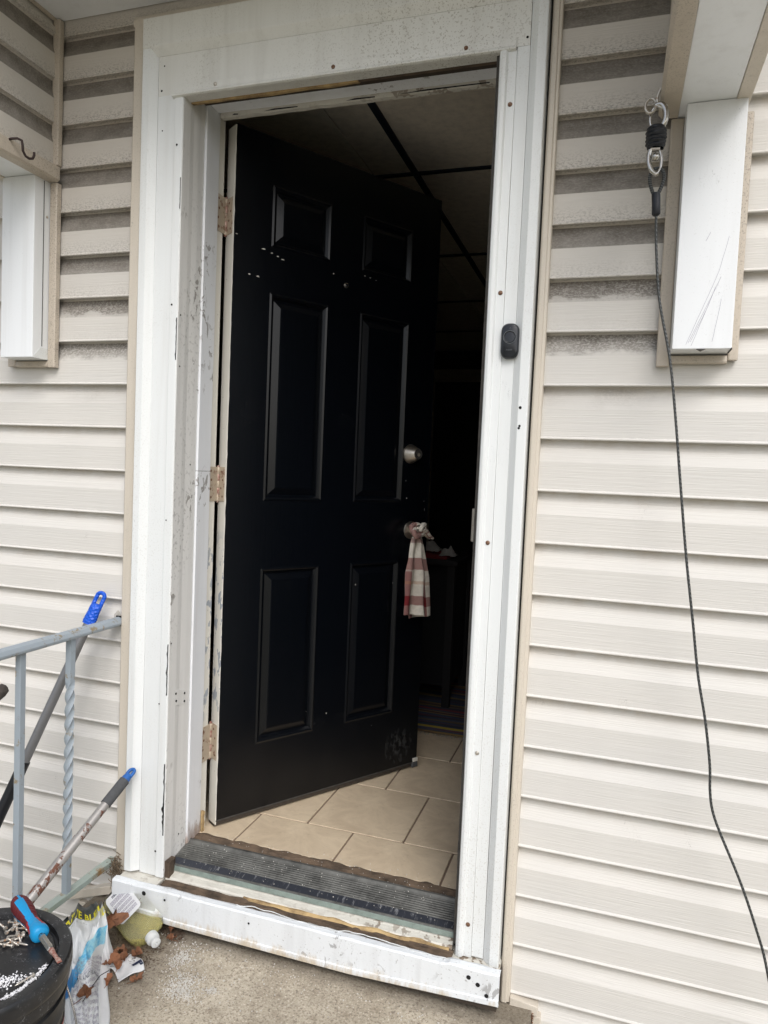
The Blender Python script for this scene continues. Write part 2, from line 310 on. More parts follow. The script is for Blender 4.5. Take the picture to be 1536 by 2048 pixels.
# ---------------------------------------------------------------- mesh building
class MB:
    def __init__(s): s.v = []; s.f = []; s.uv = {}
    def add(s, vs, fs):
        k = len(s.v); s.v += [Vector(p) for p in vs]; s.f += [tuple(i+k for i in f) for f in fs]; return s
    def box(s, a, b):
        x0,y0,z0 = a; x1,y1,z1 = b
        return s.add([(x0,y0,z0),(x1,y0,z0),(x1,y1,z0),(x0,y1,z0),(x0,y0,z1),(x1,y0,z1),(x1,y1,z1),(x0,y1,z1)],
                     [(0,3,2,1),(4,5,6,7),(0,1,5,4),(1,2,6,5),(2,3,7,6),(3,0,4,7)])
    def prism(s, prof, a, b, axis, seg=1, wob=None):
        """closed 2-D profile swept along axis (0 x, 2 z, 1 y) from a to b"""
        n = len(prof); vs = []
        for i in range(seg+1):
            t = a+(b-a)*i/seg
            for j, (p, q) in enumerate(prof):
                P = {0:(t,p,q), 1:(p,t,q), 2:(p,q,t)}[axis]
                if wob: P = wob(P, j)
                vs.append(P)
        fs = [(i*n+j, i*n+(j+1)%n, (i+1)*n+(j+1)%n, (i+1)*n+j) for i in range(seg) for j in range(n)]
        fs += [tuple(range(n))[::-1], tuple(range(seg*n, seg*n+n))]
        return s.add(vs, fs)
    def tube(s, pts, r, n=8, caps=True, uvl=None):
        pts = [Vector(p) for p in pts]; R_ = r if isinstance(r, (list, tuple)) else [r]*len(pts)
        d0 = (pts[1]-pts[0]).normalized(); nrm = d0.orthogonal().normalized(); vs = []
        for i, p in enumerate(pts):
            d = (pts[min(i+1, len(pts)-1)]-pts[max(i-1, 0)]).normalized()
            nrm = (nrm-d*nrm.dot(d)).normalized(); b = d.cross(nrm)
            vs += [p+(nrm*cos(2*pi*j/n)+b*sin(2*pi*j/n))*R_[i] for j in range(n)]
        m_ = len(pts); fs = [(i*n+j, i*n+(j+1)%n, (i+1)*n+(j+1)%n, (i+1)*n+j) for i in range(m_-1) for j in range(n)]
        if caps: fs += [tuple(range(n))[::-1], tuple(range((m_-1)*n, m_*n))]
        return s.add(vs, fs)
    def lathe(s, prof, c=(0,0,0), d=(0,0,1), n=32, caps=True):
        d = Vector(d).normalized(); c = Vector(c)
        a = Vector((1,0,0)) if abs(d.z) > .9 else d.cross(Vector((0,0,1))).normalized(); b = d.cross(a); vs = []
        for r, h in prof: vs += [c+d*h+(a*cos(2*pi*j/n)+b*sin(2*pi*j/n))*r for j in range(n)]
        m_ = len(prof); fs = [(i*n+j, i*n+(j+1)%n, (i+1)*n+(j+1)%n, (i+1)*n+j) for i in range(m_-1) for j in range(n)]
        if caps: fs += [tuple(range(n))[::-1], tuple(range((m_-1)*n, m_*n))]
        return s.add(vs, fs)
    def sheet(s, P, nu, nv, th=None):
        k = len(s.v)
        vs = [P(i/nu, j/nv) for j in range(nv+1) for i in range(nu+1)]
        fs = [(j*(nu+1)+i, j*(nu+1)+i+1, (j+1)*(nu+1)+i+1, (j+1)*(nu+1)+i) for j in range(nv) for i in range(nu)]
        s.add(vs, fs)
        for j in range(nv+1):
            for i in range(nu+1): s.uv[k+j*(nu+1)+i] = (i/nu, j/nv)
        return s
    def blob(s, c, r, n=6, jit=.25):
        c = Vector(c); vs = [c+Vector((0,0,r))]
        for i in (1, 2):
            for j in range(n):
                a = 2*pi*j/n; t = pi*i/3; k = r*(1+random.uniform(-jit, jit)); vs.append(c+Vector((cos(a)*sin(t), sin(a)*sin(t), cos(t)))*k)
        vs.append(c-Vector((0,0,r)))
        fs = [(0,1+j,1+(j+1)%n) for j in range(n)]+[(1+j,1+n+j,1+n+(j+1)%n,1+(j+1)%n) for j in range(n)]+[(1+n+j,1+2*n,1+n+(j+1)%n) for j in range(n)]
        return s.add(vs, fs)
ROOT = {}
def root_of(o):
    while o.parent: o = o.parent
    return o
def obj(name, b, mat, parent=None, smooth=False, bev=0, local=False, sub=0, solid=0, kind=None, label=None, origin=None, recalc=True):
    me = bpy.data.meshes.new(name); off = Vector((0,0,0))
    if parent and not local: off = ROOT.get(root_of(parent).name, Vector((0,0,0)))
    if origin is not None: off = Vector(origin)
    me.from_pydata([tuple(v-off) for v in b.v], [], b.f)
    if b.uv:
        ul = me.uv_layers.new(name='UVMap')
        for l in me.loops: ul.data[l.index].uv = b.uv.get(l.vertex_index, (0, 0))
    if recalc:
        bm = bmesh.new(); bm.from_mesh(me); bmesh.ops.recalc_face_normals(bm, faces=bm.faces); bm.to_mesh(me); bm.free()
    me.materials.append(MAT[mat] if isinstance(mat, str) else mat)
    o = bpy.data.objects.new(name, me); COL.objects.link(o)
    if parent: o.parent = parent
    if origin is not None: o.location = origin
    if smooth: me.shade_smooth() if hasattr(me, 'shade_smooth') else [setattr(p, 'use_smooth', True) for p in me.polygons]
    if solid: md = o.modifiers.new('solid', 'SOLIDIFY'); md.thickness = solid; md.offset = -1
    if bev: md = o.modifiers.new('bevel', 'BEVEL'); md.width = bev; md.segments = 2; md.limit_method = 'ANGLE'
    if sub: md = o.modifiers.new('sub', 'SUBSURF'); md.levels = sub; md.render_levels = sub
    if smooth and (bev or solid):
        try: me.set_sharp_from_angle(angle=R(40))
        except Exception: pass
    elif smooth:
        try: me.set_sharp_from_angle(angle=R(50))
        except Exception: pass
    if kind: o['kind'] = kind
    if label: o['label'] = label
    return o
def thing(name, label, cat, loc=(0,0,0), rz=0, group=None, kind=None):
    o = bpy.data.objects.new(name, None); COL.objects.link(o); o.location = loc; o.rotation_euler = (0,0,rz)
    o.empty_display_size = .05; ROOT[o.name] = Vector(loc)
    o['label'] = label
    if cat: o['category'] = cat
    if group: o['group'] = group
    if kind: o['kind'] = kind
    return o
def tag(o, label, cat, group=None):
    o['label'] = label; o['category'] = cat
    if group: o['group'] = group
    return o
def bx(a, b): return MB().box(a, b)
def text_mesh(txt, size, align='LEFT', bold=0):
    cu = bpy.data.curves.new('t', 'FONT'); cu.body = txt; cu.size = size; cu.align_x = align; cu.resolution_u = 2; cu.offset = bold
    ob = bpy.data.objects.new('t', cu); COL.objects.link(ob); dg = bpy.context.evaluated_depsgraph_get()
    me = ob.evaluated_get(dg).to_mesh(); vs = [v.co.copy() for v in me.vertices]; fs = [tuple(p.vertices) for p in me.polygons]
    ob.evaluated_get(dg).to_mesh_clear(); bpy.data.objects.remove(ob); bpy.data.curves.remove(cu)
    return vs, fs

ST = .04          # top of the concrete stoop
FL = .20          # tiled floor indoors
# ---------------------------------------------------------------- ground, stoop
b = MB().add([(-60,-60,-.52),(60,-60,-.52),(60,60,-.52),(-60,60,-.52)], [(0,1,2,3)])
obj('ground', b, 'grass', kind='structure')
b = MB()
nx, ny = 70, 70
def stp(i, j):
    x = -.60+1.235*i/nx; y = .0-1.30*j/ny
    z = ST+.0035*noise.noise((x*3,y*3,0))+.002*noise.noise((x*14,y*14,3))
    return (x, y, z)
b.add([stp(i,j) for j in range(ny+1) for i in range(nx+1)], [(j*(nx+1)+i, j*(nx+1)+i+1, (j+1)*(nx+1)+i+1, (j+1)*(nx+1)+i) for j in range(ny) for i in range(nx)])
b.box((-.60,-1.30,-.52), (.635,.0,ST-.008))
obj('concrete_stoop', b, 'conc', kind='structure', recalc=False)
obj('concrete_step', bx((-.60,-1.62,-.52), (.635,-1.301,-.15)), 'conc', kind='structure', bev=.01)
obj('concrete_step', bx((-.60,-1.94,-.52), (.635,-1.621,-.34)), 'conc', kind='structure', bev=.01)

obj('bounce_walk', bx((-1.7,-14,-.60), (1.9,-1.9415,-.508)), plain('pale_bounce_walk', (.50,.47,.42), .95), kind='structure')  # unseen pale slab, added to bounce light up at the door head
# ---------------------------------------------------------------- house wall
wall = thing('house_wall', 'beige dutch-lap vinyl sided house wall around the open black door', 'wall')
def course(zt, zb, x0, x1, proj=0):
    """one dutch-lap course; zt, zb: its two lip heights; returns a profile (y,z)"""
    zm = zt-PT*.43
    return [(.0195,zt+.006),(.0165,zt+.006),(.0165,zt-.001),(.0140,zt-PT*.16),(.0026,zm+.004),(.001,zm),(.0,zb+.0065),(-.0014,zb+.0055),(-.0030,zb+.0038),(-.0034,zb+.0020),(-.0022,zb+.0002),(.004,zb+.0016),(.0155,zb+.0034),(.0195,zb+.0034)]
def wob(seed, amp=.0016):
    def f(P, j):
        x, y, z = P
        return (x, y+amp*noise.noise((x*2.3, seed*3.1, 0))*(1 if y < .010 else 0), z+amp*.6*noise.noise((x*1.7, seed*7.7, 5)))
    return f
for k in range(-12, 19):
    zt = Z0-PT*k+0; zb = zt-PT     # the course below lip k
    if zb > 3.05: continue
    for side, (x0, x1) in enumerate(((-3.2, -.515), (.572, 4.2))):
        if zb > 2.45:      # above the door head: one piece all across
            if side: continue
            x1 = 4.2
        if zt > 2.45 and zb < 2.45:
            pass
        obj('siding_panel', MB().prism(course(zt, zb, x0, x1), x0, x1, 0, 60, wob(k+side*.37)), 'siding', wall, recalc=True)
# the course that the door head cuts: fill strip above the head trim
obj('siding_panel', MB().prism([(.0195,2.505),(.0125,2.505),(.002,2.47),(.001,2.455),(.006,2.455),(.0195,2.455)], -.514, .571, 0, 20), 'siding', wall)
def Jv(x0, x1, z0, z1, y=-.018, mat='jtrim'):
    r_ = .004
    return obj('trim_strip', MB().prism([(x0,.015),(x0,y+r_),(x0+r_,y),(x0+(x1-x0)*.62,y),(x0+(x1-x0)*.7,y+.004),(x1-.002,y+.005),(x1,y+.008),(x1,.015)], z0, z1, 2, 30, lambda P, j: (P[0]+.0012*noise.noise((P[2]*2,x0,1)), P[1], P[2])), mat, wall, bev=.0012)
Jv(-.536, -.489, .055, 2.448)
Jv(.5605, .583, .042, 2.45)
obj('trim_strip', MB().prism([(.015,2.442),(-.018,2.442),(-.0185,2.458),(-.012,2.470),(.015,2.470)], -.537, .584, 0), 'jtrim', wall, bev=.0015)
# trim stepping round the stoop on the right, and low trim on the left
obj('trim_strip', MB().prism([(.583,.058),(.583,.034),(.648,.026),(.648,.05)], -.016, .012, 1), 'jtrim', wall, bev=.002)
obj('trim_strip', bx((.6365,-.012,-.5), (.656,.012,.024)), 'jtrim', wall, bev=.002)
obj('trim_strip', MB().prism([(-.70,.004),(-.70,.030),(-.537,.085),(-.537,.060)], -.022, .012, 1), 'jtrim', wall, bev=.002)
obj('trim_strip', bx((-.665,-.012,-.5), (-.64,.012,.005)), 'jtrim', wall, bev=.002)
# sheathing and wall core with the door opening cut out
b = MB().box((-3.2,.020,-.52), (-.372,.172,3.05)).box((.447,.020,-.52), (4.2,.172,3.05)).box((-.372,.020,2.32), (.447,.172,3.05)).box((-.372,.020,-.52), (.447,.172,.125))
obj('wall_core', b, 'darkwood', wall)

# dirt smears and repair patch round the rail anchor
b = MB()
for i in range(14):
    a = 2*pi*i/14; q = 1+.12*sin(i*2.3); b.v.append(Vector((-.556+.012*cos(a)*q, -.0042, .846+.022*sin(a)*q)))
b.f.append(tuple(range(14)))
obj('repair_patch', b, plain('faint_caulk_patch', (.50,.47,.42), .8, var=.3, vs=90), wall, solid=.0008)
obj('anchor_hole', bx((-.5600,-.0062,.846), (-.5365,-.0052,.8545)), 'hole', wall)

# ---------------------------------------------------------------- door frame
fr = thing('door_frame', 'white weathered metal-clad frame and threshold around the black door', 'door frame')
CT, CB = 2.345, .150
L0 = .7
# left casing: outer strip, cove, flat, inner strip
obj('casing', MB().prism([(-.486,.014),(-.486,-.043),(-.484,-.045),(-.464,-.045),(-.462,-.043),(-.448,-.031),(-.446,-.030),(-.446,.014)], CB+.004, 2.362, 2, 24, lambda P,j:(P[0]+.0009*noise.noise((P[2]*1.1,4,1)),P[1]+.001*noise.noise((P[2]*1.2,9,1)),P[2])), 'alum', fr, bev=.0012)
obj('casing', MB().prism([(-.4455,.014),(-.4455,-.0295),(-.393,-.0305),(-.393,.014)], CB, 2.262, 2), 'alum', fr)
obj('casing', MB().prism([(-.3925,.014),(-.3925,-.0315),(-.391,-.0345),(-.369,-.0345),(-.367,-.0325),(-.367,.014)], CB, 2.240, 2, 24, lambda P,j:(P[0],P[1]+.0008*noise.noise((P[2]*1.1,2,1)),P[2])), 'alum', fr, bev=.001)
# right casing
obj('casing', MB().prism([(.5555,.014),(.5555,-.043),(.5535,-.045),(.534,-.045),(.532,-.043),(.5195,-.031),(.5175,-.030),(.5175,.014)], CB-.018, 2.60, 2, 24, lambda P,j:(P[0]+.0009*noise.noise((P[2]*1.1,7,1)),P[1],P[2])), 'alum', fr, bev=.0012)
obj('casing', MB().prism([(.489,.014),(.489,-.0295),(.517,-.0305),(.517,.014)], CB-.005, 2.244, 2), 'alum', fr)
obj('storm_strip', MB().prism([(.4885,-.008),(.4885,-.0335),(.470,-.0335),(.469,-.0355),(.466,-.040),(.459,-.041),(.4525,-.038),(.4505,-.033),(.4505,-.008)], CB-.008, 2.236, 2, 24, lambda P,j:(P[0]+.0006*noise.noise((P[2]*3,5,1)),P[1],P[2])), 'alum', fr, bev=.0008)
obj('weather_strip', MB().prism([(.450,.014),(.450,-.024),(.4425,-.022),(.4415,.014)], CB+.01, 2.262, 2, 60, lambda P,j:(P[0]+.0008*noise.noise((P[2]*14,5,1)),P[1],P[2])), 'gasket', fr)
# head casing
obj('header', MB().prism([(.014,2.440),(-.043,2.440),(-.045,2.438),(-.045,2.368),(-.044,2.365),(-.032,2.347),(-.0315,2.345),(.014,2.345)], -.486, .5175, 0, 24, lambda P,j:(P[0],P[1]+.0008*noise.noise((P[0]*3,5,1)),P[2])), 'alum_head', fr, bev=.0012)
obj('header', MB().prism([(.014,2.3445),(-.031,2.3445),(-.0305,2.2445),(.014,2.2445)], -.445, .5165, 0), 'alum_head', fr)
obj('storm_strip', MB().prism([(.0,2.264),(-.0345,2.264),(-.0345,2.246),(-.041,2.240),(-.042,2.236),(-.036,2.234),(.0,2.236)], -.398, .487, 0, 20, lambda P,j:(P[0],P[1],P[2]+.0008*noise.noise((P[0]*4,5,1)))), 'alum_head', fr, bev=.0008)
obj('header_wood', MB().prism([(.0145,2.262),(.0005,2.2440),(.0010,2.2325),(.014,2.2350),(.030,2.2500),(.046,2.262)], -.366, .10, 0, 80, lambda P,j:(P[0],P[1]+.004*noise.noise((P[0]*11,j,1)),P[2]+.003*noise.noise((P[0]*17,j*2,1)))), 'tanwood', fr)
obj('header_wood', MB().prism([(.0145,2.262),(.0005,2.2440),(.0010,2.2365),(.014,2.2380),(.030,2.2520),(.046,2.262)], .1002, .441, 0), 'brownwood', fr)
obj('header_gap', bx((-.366,.0005,2.2625), (.441,.071,2.315)), 'darkwood', fr)
# jambs
def jl(P, j): return (P[0]+.001*noise.noise((P[2]*2.5,j*.3,2)), P[1], P[2])
obj('reveal', MB().prism([(-.3665,-.0325),(-.3655,-.0325),(-.3655,.0),(-.3670,.02),(-.3655,.045),(-.3655,.0695),(-.3720,.0695),(-.3720,-.010)], CB+.002, 2.262, 2, 30, jl), 'reveal', fr)
obj('jamb', MB().prism([(-.372,.0715),(-.3625,.0715),(-.3605,.0735),(-.3605,.138),(-.362,.1395),(-.372,.1395)], .176, 1.2685, 2), 'jamb', fr, bev=.0008)
obj('jamb', MB().prism([(-.372,.0715),(-.3625,.0715),(-.3605,.0735),(-.3605,.138),(-.362,.1395),(-.372,.1395)], 1.2697, 2.285, 2), 'jamb', fr, bev=.0008)
obj('jamb', MB().prism([(-.372,.1397),(-.3655,.1397),(-.3655,.174),(-.372,.174)], .19, 2.285, 2), 'edge', fr)
obj('jamb', MB().prism([(.447,.02),(.4435,.02),(.4435,.10),(.428,.105),(.428,.128),(.4435,.13),(.4435,.174),(.447,.174)], .19, 2.285, 2), 'jamb', fr)
obj('head_jamb', MB().prism([(.0715,2.300),(.0715,2.2715),(.0735,2.2685),(.128,2.2685),(.1285,2.300)], -.3600, .4425, 0, 20, lambda P,j:(P[0],P[1],P[2]+.0008*noise.noise((P[0]*4,j,1)))), 'jamb', fr, bev=.0008)
obj('door_stop', MB().prism([(.1292,2.300),(.1292,2.2600),(.130,2.2575),(.147,2.2575),(.148,2.300)], -.3560, .4425, 0, 60, lambda P,j:(P[0],P[1],P[2]+(.0022*noise.noise((P[0]*22,j,1)) if j in (2,3) else 0))), 'old_paint', fr)
for x0, x1 in ((-.318,-.30), (.02,.10), (.17,.40), (-.22,-.12)):
    obj('paint_gap', MB().prism([(x0,2.2605),(x0+(x1-x0)*.3,2.2640),(x1,2.2625),(x1,2.2600)], .1284, .1290, 1), 'hole', fr)
# strike plate and old strike
obj('strike_plate', MB().prism([(.4430,.112),(.4140,.126),(.4080,.131),(.4085,.135),(.4150,.131),(.4430,.118)], 1.120, 1.205, 2), 'zinc', fr, bev=.003)
o = obj('old_hinge_plate', MB().prism([(-.008,.668),(.052,.654),(.056,.610),(-.004,.624)], -.3664, -.3650, 0), 'reveal', fr, label='painted-over hinge plate with screw holes')
b = MB()
for (y, z) in ((.002,.655),(.044,.645),(.044,.622),(.004,.634)): b.lathe([(.0035,0),(.0035,.0012)], (-.3652,y,z), (1,0,0), 8)
obj('screw_hole', b, 'hole', fr)
# holes and screws
for (x, y, z), rr in (((-.428,-.0306,2.32),.0025),((-.435,-.0306,2.258),.003),((-.43,-.0306,2.156),.002),((-.382,-.0352,2.114),.003),((-.385,-.0352,1.704),.0028),((-.385,-.0352,1.135),.002),((-.392,-.0352,.634),.0022),((-.392,-.0352,.222),.003),((.5385,-.0455,1.445),.0035),((.539,-.0455,1.404),.0028),((.5375,-.0455,1.399),.0028),((-.389,-.0862,.132),.0065),((-.324,-.0862,.128),.0035),((-.074,-.0862,.124),.003),((.494,-.0862,.131),.0055),((.516,-.0862,.119),.0055),((.537,-.0862,.098),.0050),((.523,-.0312,2.313),.003),((.510,-.0312,2.262),.003)):
    obj('nail_hole', MB().lathe([(rr,0),(rr*.8,-.0006)], (x,y,z), (0,1,0), 8), 'hole', fr)
for (x, z) in ((-.362,.218),):
    pass
for (y, z) in ((-.023,1.679),(-.021,1.545),(.041,1.286),(-.026,.801),(.034,.243)):
    obj('nail_hole', MB().lathe([(.0026,0),(.002,.0006)], (-.3650,y,z), (1,0,0), 8), 'hole', fr)
for (x, z) in ((.479,2.119),(.479,1.704),(.479,1.135),(.479,.639),(.478,.222)):
    y = -.0338
    obj('screw', MB().lathe([(.0052,0),(.0050,-.0012),(.0034,-.0024)], (x,y,z), (0,1,0), 12), 'rust_screw' if z != .639 else 'zinc', fr, smooth=True)
for (x, z) in ((.373,2.255),(.049,2.255),(-.273,2.254)):
    obj('screw', MB().lathe([(.0050,0),(.0048,-.0012),(.0034,-.0024)], (x,-.0348,z), (0,1,0), 12), 'rust_screw' if x > 0 else 'zinc', fr, smooth=True)
# worn dark scrapes on the corner of the left casing
b = MB()
for z0, z1, ww in ((1.56,1.67,.0035), (.66,.80,.0055), (.27,.47,.0065), (1.95,2.03,.0025), (.30,.36,.009)):
    n = 16; L = []; Rr = []
    for i in range(n+1):
        z = z0+(z1-z0)*i/n; e = ww*(.35+.65*abs(noise.noise((z*60,z0,3)))*1.6)
        L.append((-.3672-e*.2, -.03492, z)); Rr.append((-.3682-e, -.03492, z))
    k = len(b.v); b.v += [Vector(p) for p in L+Rr]; b.f += [(k+i,k+i+1,k+n+2+i,k+n+1+i) for i in range(n)]
obj('scuff_mark', b, plain('grey_black_scuff', (.07,.07,.075), .8, var=.4, vs=300), fr, solid=.0002)

# threshold
XL_, XR_ = -.364, .441
ribs = [(.092,.204),(.084,.2045),(.081,.199),(.077,.1965)]
y = .076; z = .1960
while y > .024:
    ribs += [(y,z),(y-.0012,z+.0013),(y-.0044,z+.0010),(y-.0056,z-.0006)]; y -= .0074; z -= .0013
obj('saddle', MB().prism(ribs+[(.0205,.176),(.092,.176)], XL_, XR_, 0), 'alu_saddle', fr)
obj('saddle_nose', MB().prism([(.0200,.1858),(-.0005,.1790),(-.0035,.1800),(-.0055,.1780),(-.0055,.172),(.020,.172)], XL_, XR_, 0), 'band', fr)
obj('saddle_nose', MB().prism([(-.0040,.1810),(-.0070,.1800),(-.0080,.1775),(-.0040,.1770)], XL_-.003, XR_, 0), 'alu_saddle', fr)
obj('nosing', MB().prism([(-.0056,.1769),(-.0080,.1750),(-.0085,.1630),(.012,.1615),(.012,.1715),(-.0056,.1715)], XL_-.004, XR_, 0, 4), 'green', fr)
def rw(amp, f=9, keep=()):
    return lambda P, j: (P[0], P[1]+(0 if j in keep else amp*noise.noise((P[0]*f,j*1.7,1))), P[2]+(0 if j in keep else amp*.8*noise.noise((P[0]*f*1.3,j*2.1,6))))
obj('subfloor_edge', MB().prism([(.134,.19),(.134,.1995),(.124,.203),(.112,.201),(.106,.1955),(.099,.198),(.0935,.196),(.0935,.175),(.134,.175)], XL_+.002, XR_, 0, 160, rw(.006, 24, (0,6,7,8))), 'brownwood', fr)
obj('subsill', MB().prism([(.02,.1605),(-.004,.160),(-.010,.157),(-.026,.1535),(-.030,.150),(-.030,.135),(.02,.135)], XL_+.002, XR_, 0, 60, rw(.0022, 12, (0,5,6))), 'old_paint', fr)
obj('subsill_wood', MB().prism([(-.026,.147),(-.034,.148),(-.040,.1445),(-.046,.146),(-.053,.142),(-.060,.146),(-.060,.13),(-.026,.13)], XL_+.003, XR_+.005, 0, 200, rw(.006, 16, (6,7))), 'brownwood', fr)
obj('subsill_wood', MB().prism([(-.0255,.1515),(-.034,.1520),(-.037,.1465),(-.0255,.1465)], -.12, .435, 0, 120, rw(.005, 14)), 'tanwood', fr)
obj('subsill_wood', MB().prism([(-.364,.0),(-.364,-.030),(-.349,-.031),(-.347,-.012),(-.351,.0)], .152, .197, 2, 10, lambda P,j:(P[0]+.002*noise.noise((P[2]*60,j,1)),P[1],P[2])), 'brownwood', fr)
obj('jamb_rot', MB().prism([(-.3600,.1405),(-.3540,.1400),(-.3530,.1500),(-.3600,.1520)], .19, .262, 2, 12, lambda P,j:(P[0]+.002*noise.noise((P[2]*60,j,1)),P[1],P[2]+.006*noise.noise((j,P[2]*9,1)))), 'tanwood', fr)
# sill wrap: face with an uneven lower lip, ragged upper edge
def sillz(x, z):
    t = (x+.49)/1.05
    low = .083 if x < -.47 else .062+.030*max(0, (-.30-x)/.18)**1.5*.6+.016*max(0, (x-.2)/.36)
    return low
b = MB(); n = 90; rows = []
for i in range(n+1):
    x = -.492+(1.057)*i/n; lo = sillz(x, 0); top = .149+.0022*noise.noise((x*18,1,1))+(.004 if x > .44 else 0)
    wv = .0020*noise.noise((x*9,2,3)); yo = -.085
    rows.append([(x,-.0575+.004*noise.noise((x*26,7,1)),top-.004),(x,-.068+.004*noise.noise((x*15,8,1)),top+.001),(x,yo+.003,top),(x,yo+wv,top-.004),(x,yo+wv*.7,(top+lo)/2),(x,yo,lo+.016),(x,yo-.003,lo+.014),(x,yo-.0035,lo+.002),(x,yo+.001,lo),(x,yo+.006,lo+.001)])
k = len(rows[0])
b.add([p for r_ in rows for p in r_], [(i*k+j,(i+1)*k+j,(i+1)*k+j+1,i*k+j+1) for i in range(n) for j in range(k-1)])
obj('sill_wrap', b, 'sill', fr, solid=.0016)
obj('sill_core', bx((-.486,-.078,.06), (.560,-.0005,.128)), 'darkwood', fr)
obj('sill_core', bx((-.486,-.079,.1285), (-.366,.013,.1475)), 'old_paint', fr)
obj('sill_core', bx((.4425,-.079,.1285), (.559,.013,.1405)), 'old_paint', fr)
# lifted edge of the wrap: a thin crinkled line of metal
b = MB().tube([(-.12+.58*i/60, -.0665+.0065*noise.noise((i*.33,4,1))+.006*sin(i*.21), .1515+.0015*noise.noise((i*.5,1,1))) for i in range(61)], .0011, 5)
obj('crinkled_edge', b, 'alum', fr)

# ---------------------------------------------------------------- tiled floor and room
b = bx((-2.4,.134,.10), (2.6,5.2,.1965)); fl = obj('tiled_floor', b, 'grout', kind='structure')
tw, th_ = .3075, .3195
tm = {}
cnt = 0
for r_ in range(16):
    ya = .1345 if r_ == 0 else .308+(r_-1)*th_+.003; yb = .308+r_*th_-.003
    off = .063 if r_ % 2 == 0 else .2185
    for c in range(-8, 8):
        xa = off+c*tw+.003; xb = xa+tw-.006
        if xa < -1.6 or xb > 1.9: continue
        key = r_ == 0
        cx, cy = (xa+xb)/2, (ya+yb)/2
        if key not in tm:
            q = MB().box((-(xb-xa)/2,-(yb-ya)/2,.1), ((xb-xa)/2,(yb-ya)/2,FL)); o = obj('tile', q, 'tile', fl, bev=.0015, local=True); tm[key] = o; 
        else:
            o = tm[key].copy(); COL.objects.link(o); o.parent = fl
        o.location = (cx, cy, random.uniform(-.0006,.0006)); cnt += 1
# room shell
obj('interior_wall', MB().box((-2.6,.175,.0), (-2.4,5.4,2.75)), 'roomwall', kind='structure')
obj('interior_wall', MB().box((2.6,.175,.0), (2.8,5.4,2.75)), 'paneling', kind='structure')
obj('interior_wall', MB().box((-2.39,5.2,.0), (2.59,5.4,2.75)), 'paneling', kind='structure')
b = MB().box((-2.39,.1725,.0), (-.3725,.1745,2.7)).box((.4475,.1725,.0), (2.59,.1745,2.7)).box((-.3724,.1725,2.305), (.4474,.1745,2.7))
obj('interior_wall', b, 'roomwall', kind='structure')
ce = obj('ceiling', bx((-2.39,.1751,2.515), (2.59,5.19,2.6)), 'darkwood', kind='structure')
ys = [.18,1.16,2.23,3.25,4.25,5.18]; xs = [-2.38,-1.3,-.253,-.080,1.14,2.36]
for i in range(5):
    for j in range(5):
        obj('ceiling_panel', bx((xs[i]+.002,ys[j]+.002,2.502), (xs[i+1]-.002,ys[j+1]-.002,2.5145)), 'ceil', ce)
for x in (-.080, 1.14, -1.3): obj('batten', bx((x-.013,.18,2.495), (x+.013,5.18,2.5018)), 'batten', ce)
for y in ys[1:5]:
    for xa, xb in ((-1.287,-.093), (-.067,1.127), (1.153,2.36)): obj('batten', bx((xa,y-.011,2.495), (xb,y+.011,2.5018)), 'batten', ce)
# a dim doorway cased on the far wall
dc = thing('inner_doorway', 'dim inner doorway casing on the far dark wall', 'doorway', (-.5,5.19,FL))
for a_, b_ in (((-1.05,5.15,FL),(-.95,5.199,2.2)), ((.05,5.15,FL),(.15,5.199,2.2)), ((-1.05,5.15,2.2),(.15,5.199,2.32))): obj('casing', bx(a_, b_), 'roomwall', dc)
obj('opening', bx((-.95,5.17,FL), (.05,5.198,2.2)), 'black', dc)

# rug
b = MB(); n = 150
def rugp(s, t):
    x = -.62+1.15*s-.05*t; y = 1.20+1.9*t
    return (x+.004*noise.noise((0,y*30,1)), y+.006*noise.noise((x*9,1,1)), FL+.006+.0022*abs(sin(t*420))+.002*noise.noise((x*8,y*8,2)))
b.sheet(rugp, 30, 260)
rug = obj('rag_rug', b, 'rug', solid=.004); tag(rug, 'multicoloured striped rag rug on the tiled floor inside the doorway', 'rug')
b = MB()
for i in range(70):
    x = -.61+i*.0163; b.tube([(x,1.206,FL+.006),(x+random.uniform(-.006,.006),1.192,FL+.003),(x+random.uniform(-.01,.01),1.178,FL+.002)], .0016, 4)
f_ = obj('fringe', b, 'cloth_white', rug)

# dim table with cloths
t = thing('side_table', 'dark side table holding a heap of laundry inside the room', 'table', (-.05,1.62,FL))
obj('tabletop', bx((-.42,1.50,.875), (.10,1.95,.90)), 'paneling', t, bev=.004)
for x in (-.40, .05):
    for y in (1.52, 1.90): obj('leg', bx((x,y,FL+.001), (x+.035,y+.035,.874)), 'paneling', t)
obj('skirt', bx((-.40,1.56,.30), (.07,1.90,.87)), 'fabric_dark', t)
def heap(name, c, sx, sy, h, mat, seed, lab, cat, grp=None):
    def P(s, t_):
        x = (s-.5)*2; y = (t_-.5)*2; r_ = min(1, x*x+y*y); e = (1-r_)**.6
        return (c[0]+sx*x*(1+.15*noise.noise((s*5,t_*5,seed))), c[1]+sy*y, c[2]+h*e*(.75+.6*noise.noise((s*4,t_*4,seed)))+.004*abs(noise.noise((s*20,t_*20,seed))))
    o = obj(name, MB().sheet(P, 26, 20), mat, smooth=True, solid=.004); return tag(o, lab, cat, grp)
heap('folded_cloth', (-.13,1.62,.902), .17, .09, .045, 'cloth_red', 3, 'crumpled dark red cloth at the bottom of the indoor laundry heap', 'cloth')
heap('folded_cloth', (-.08,1.60,.935), .075, .06, .045, 'cloth_white', 9, 'crumpled off-white cloth on top of the indoor laundry heap', 'cloth')
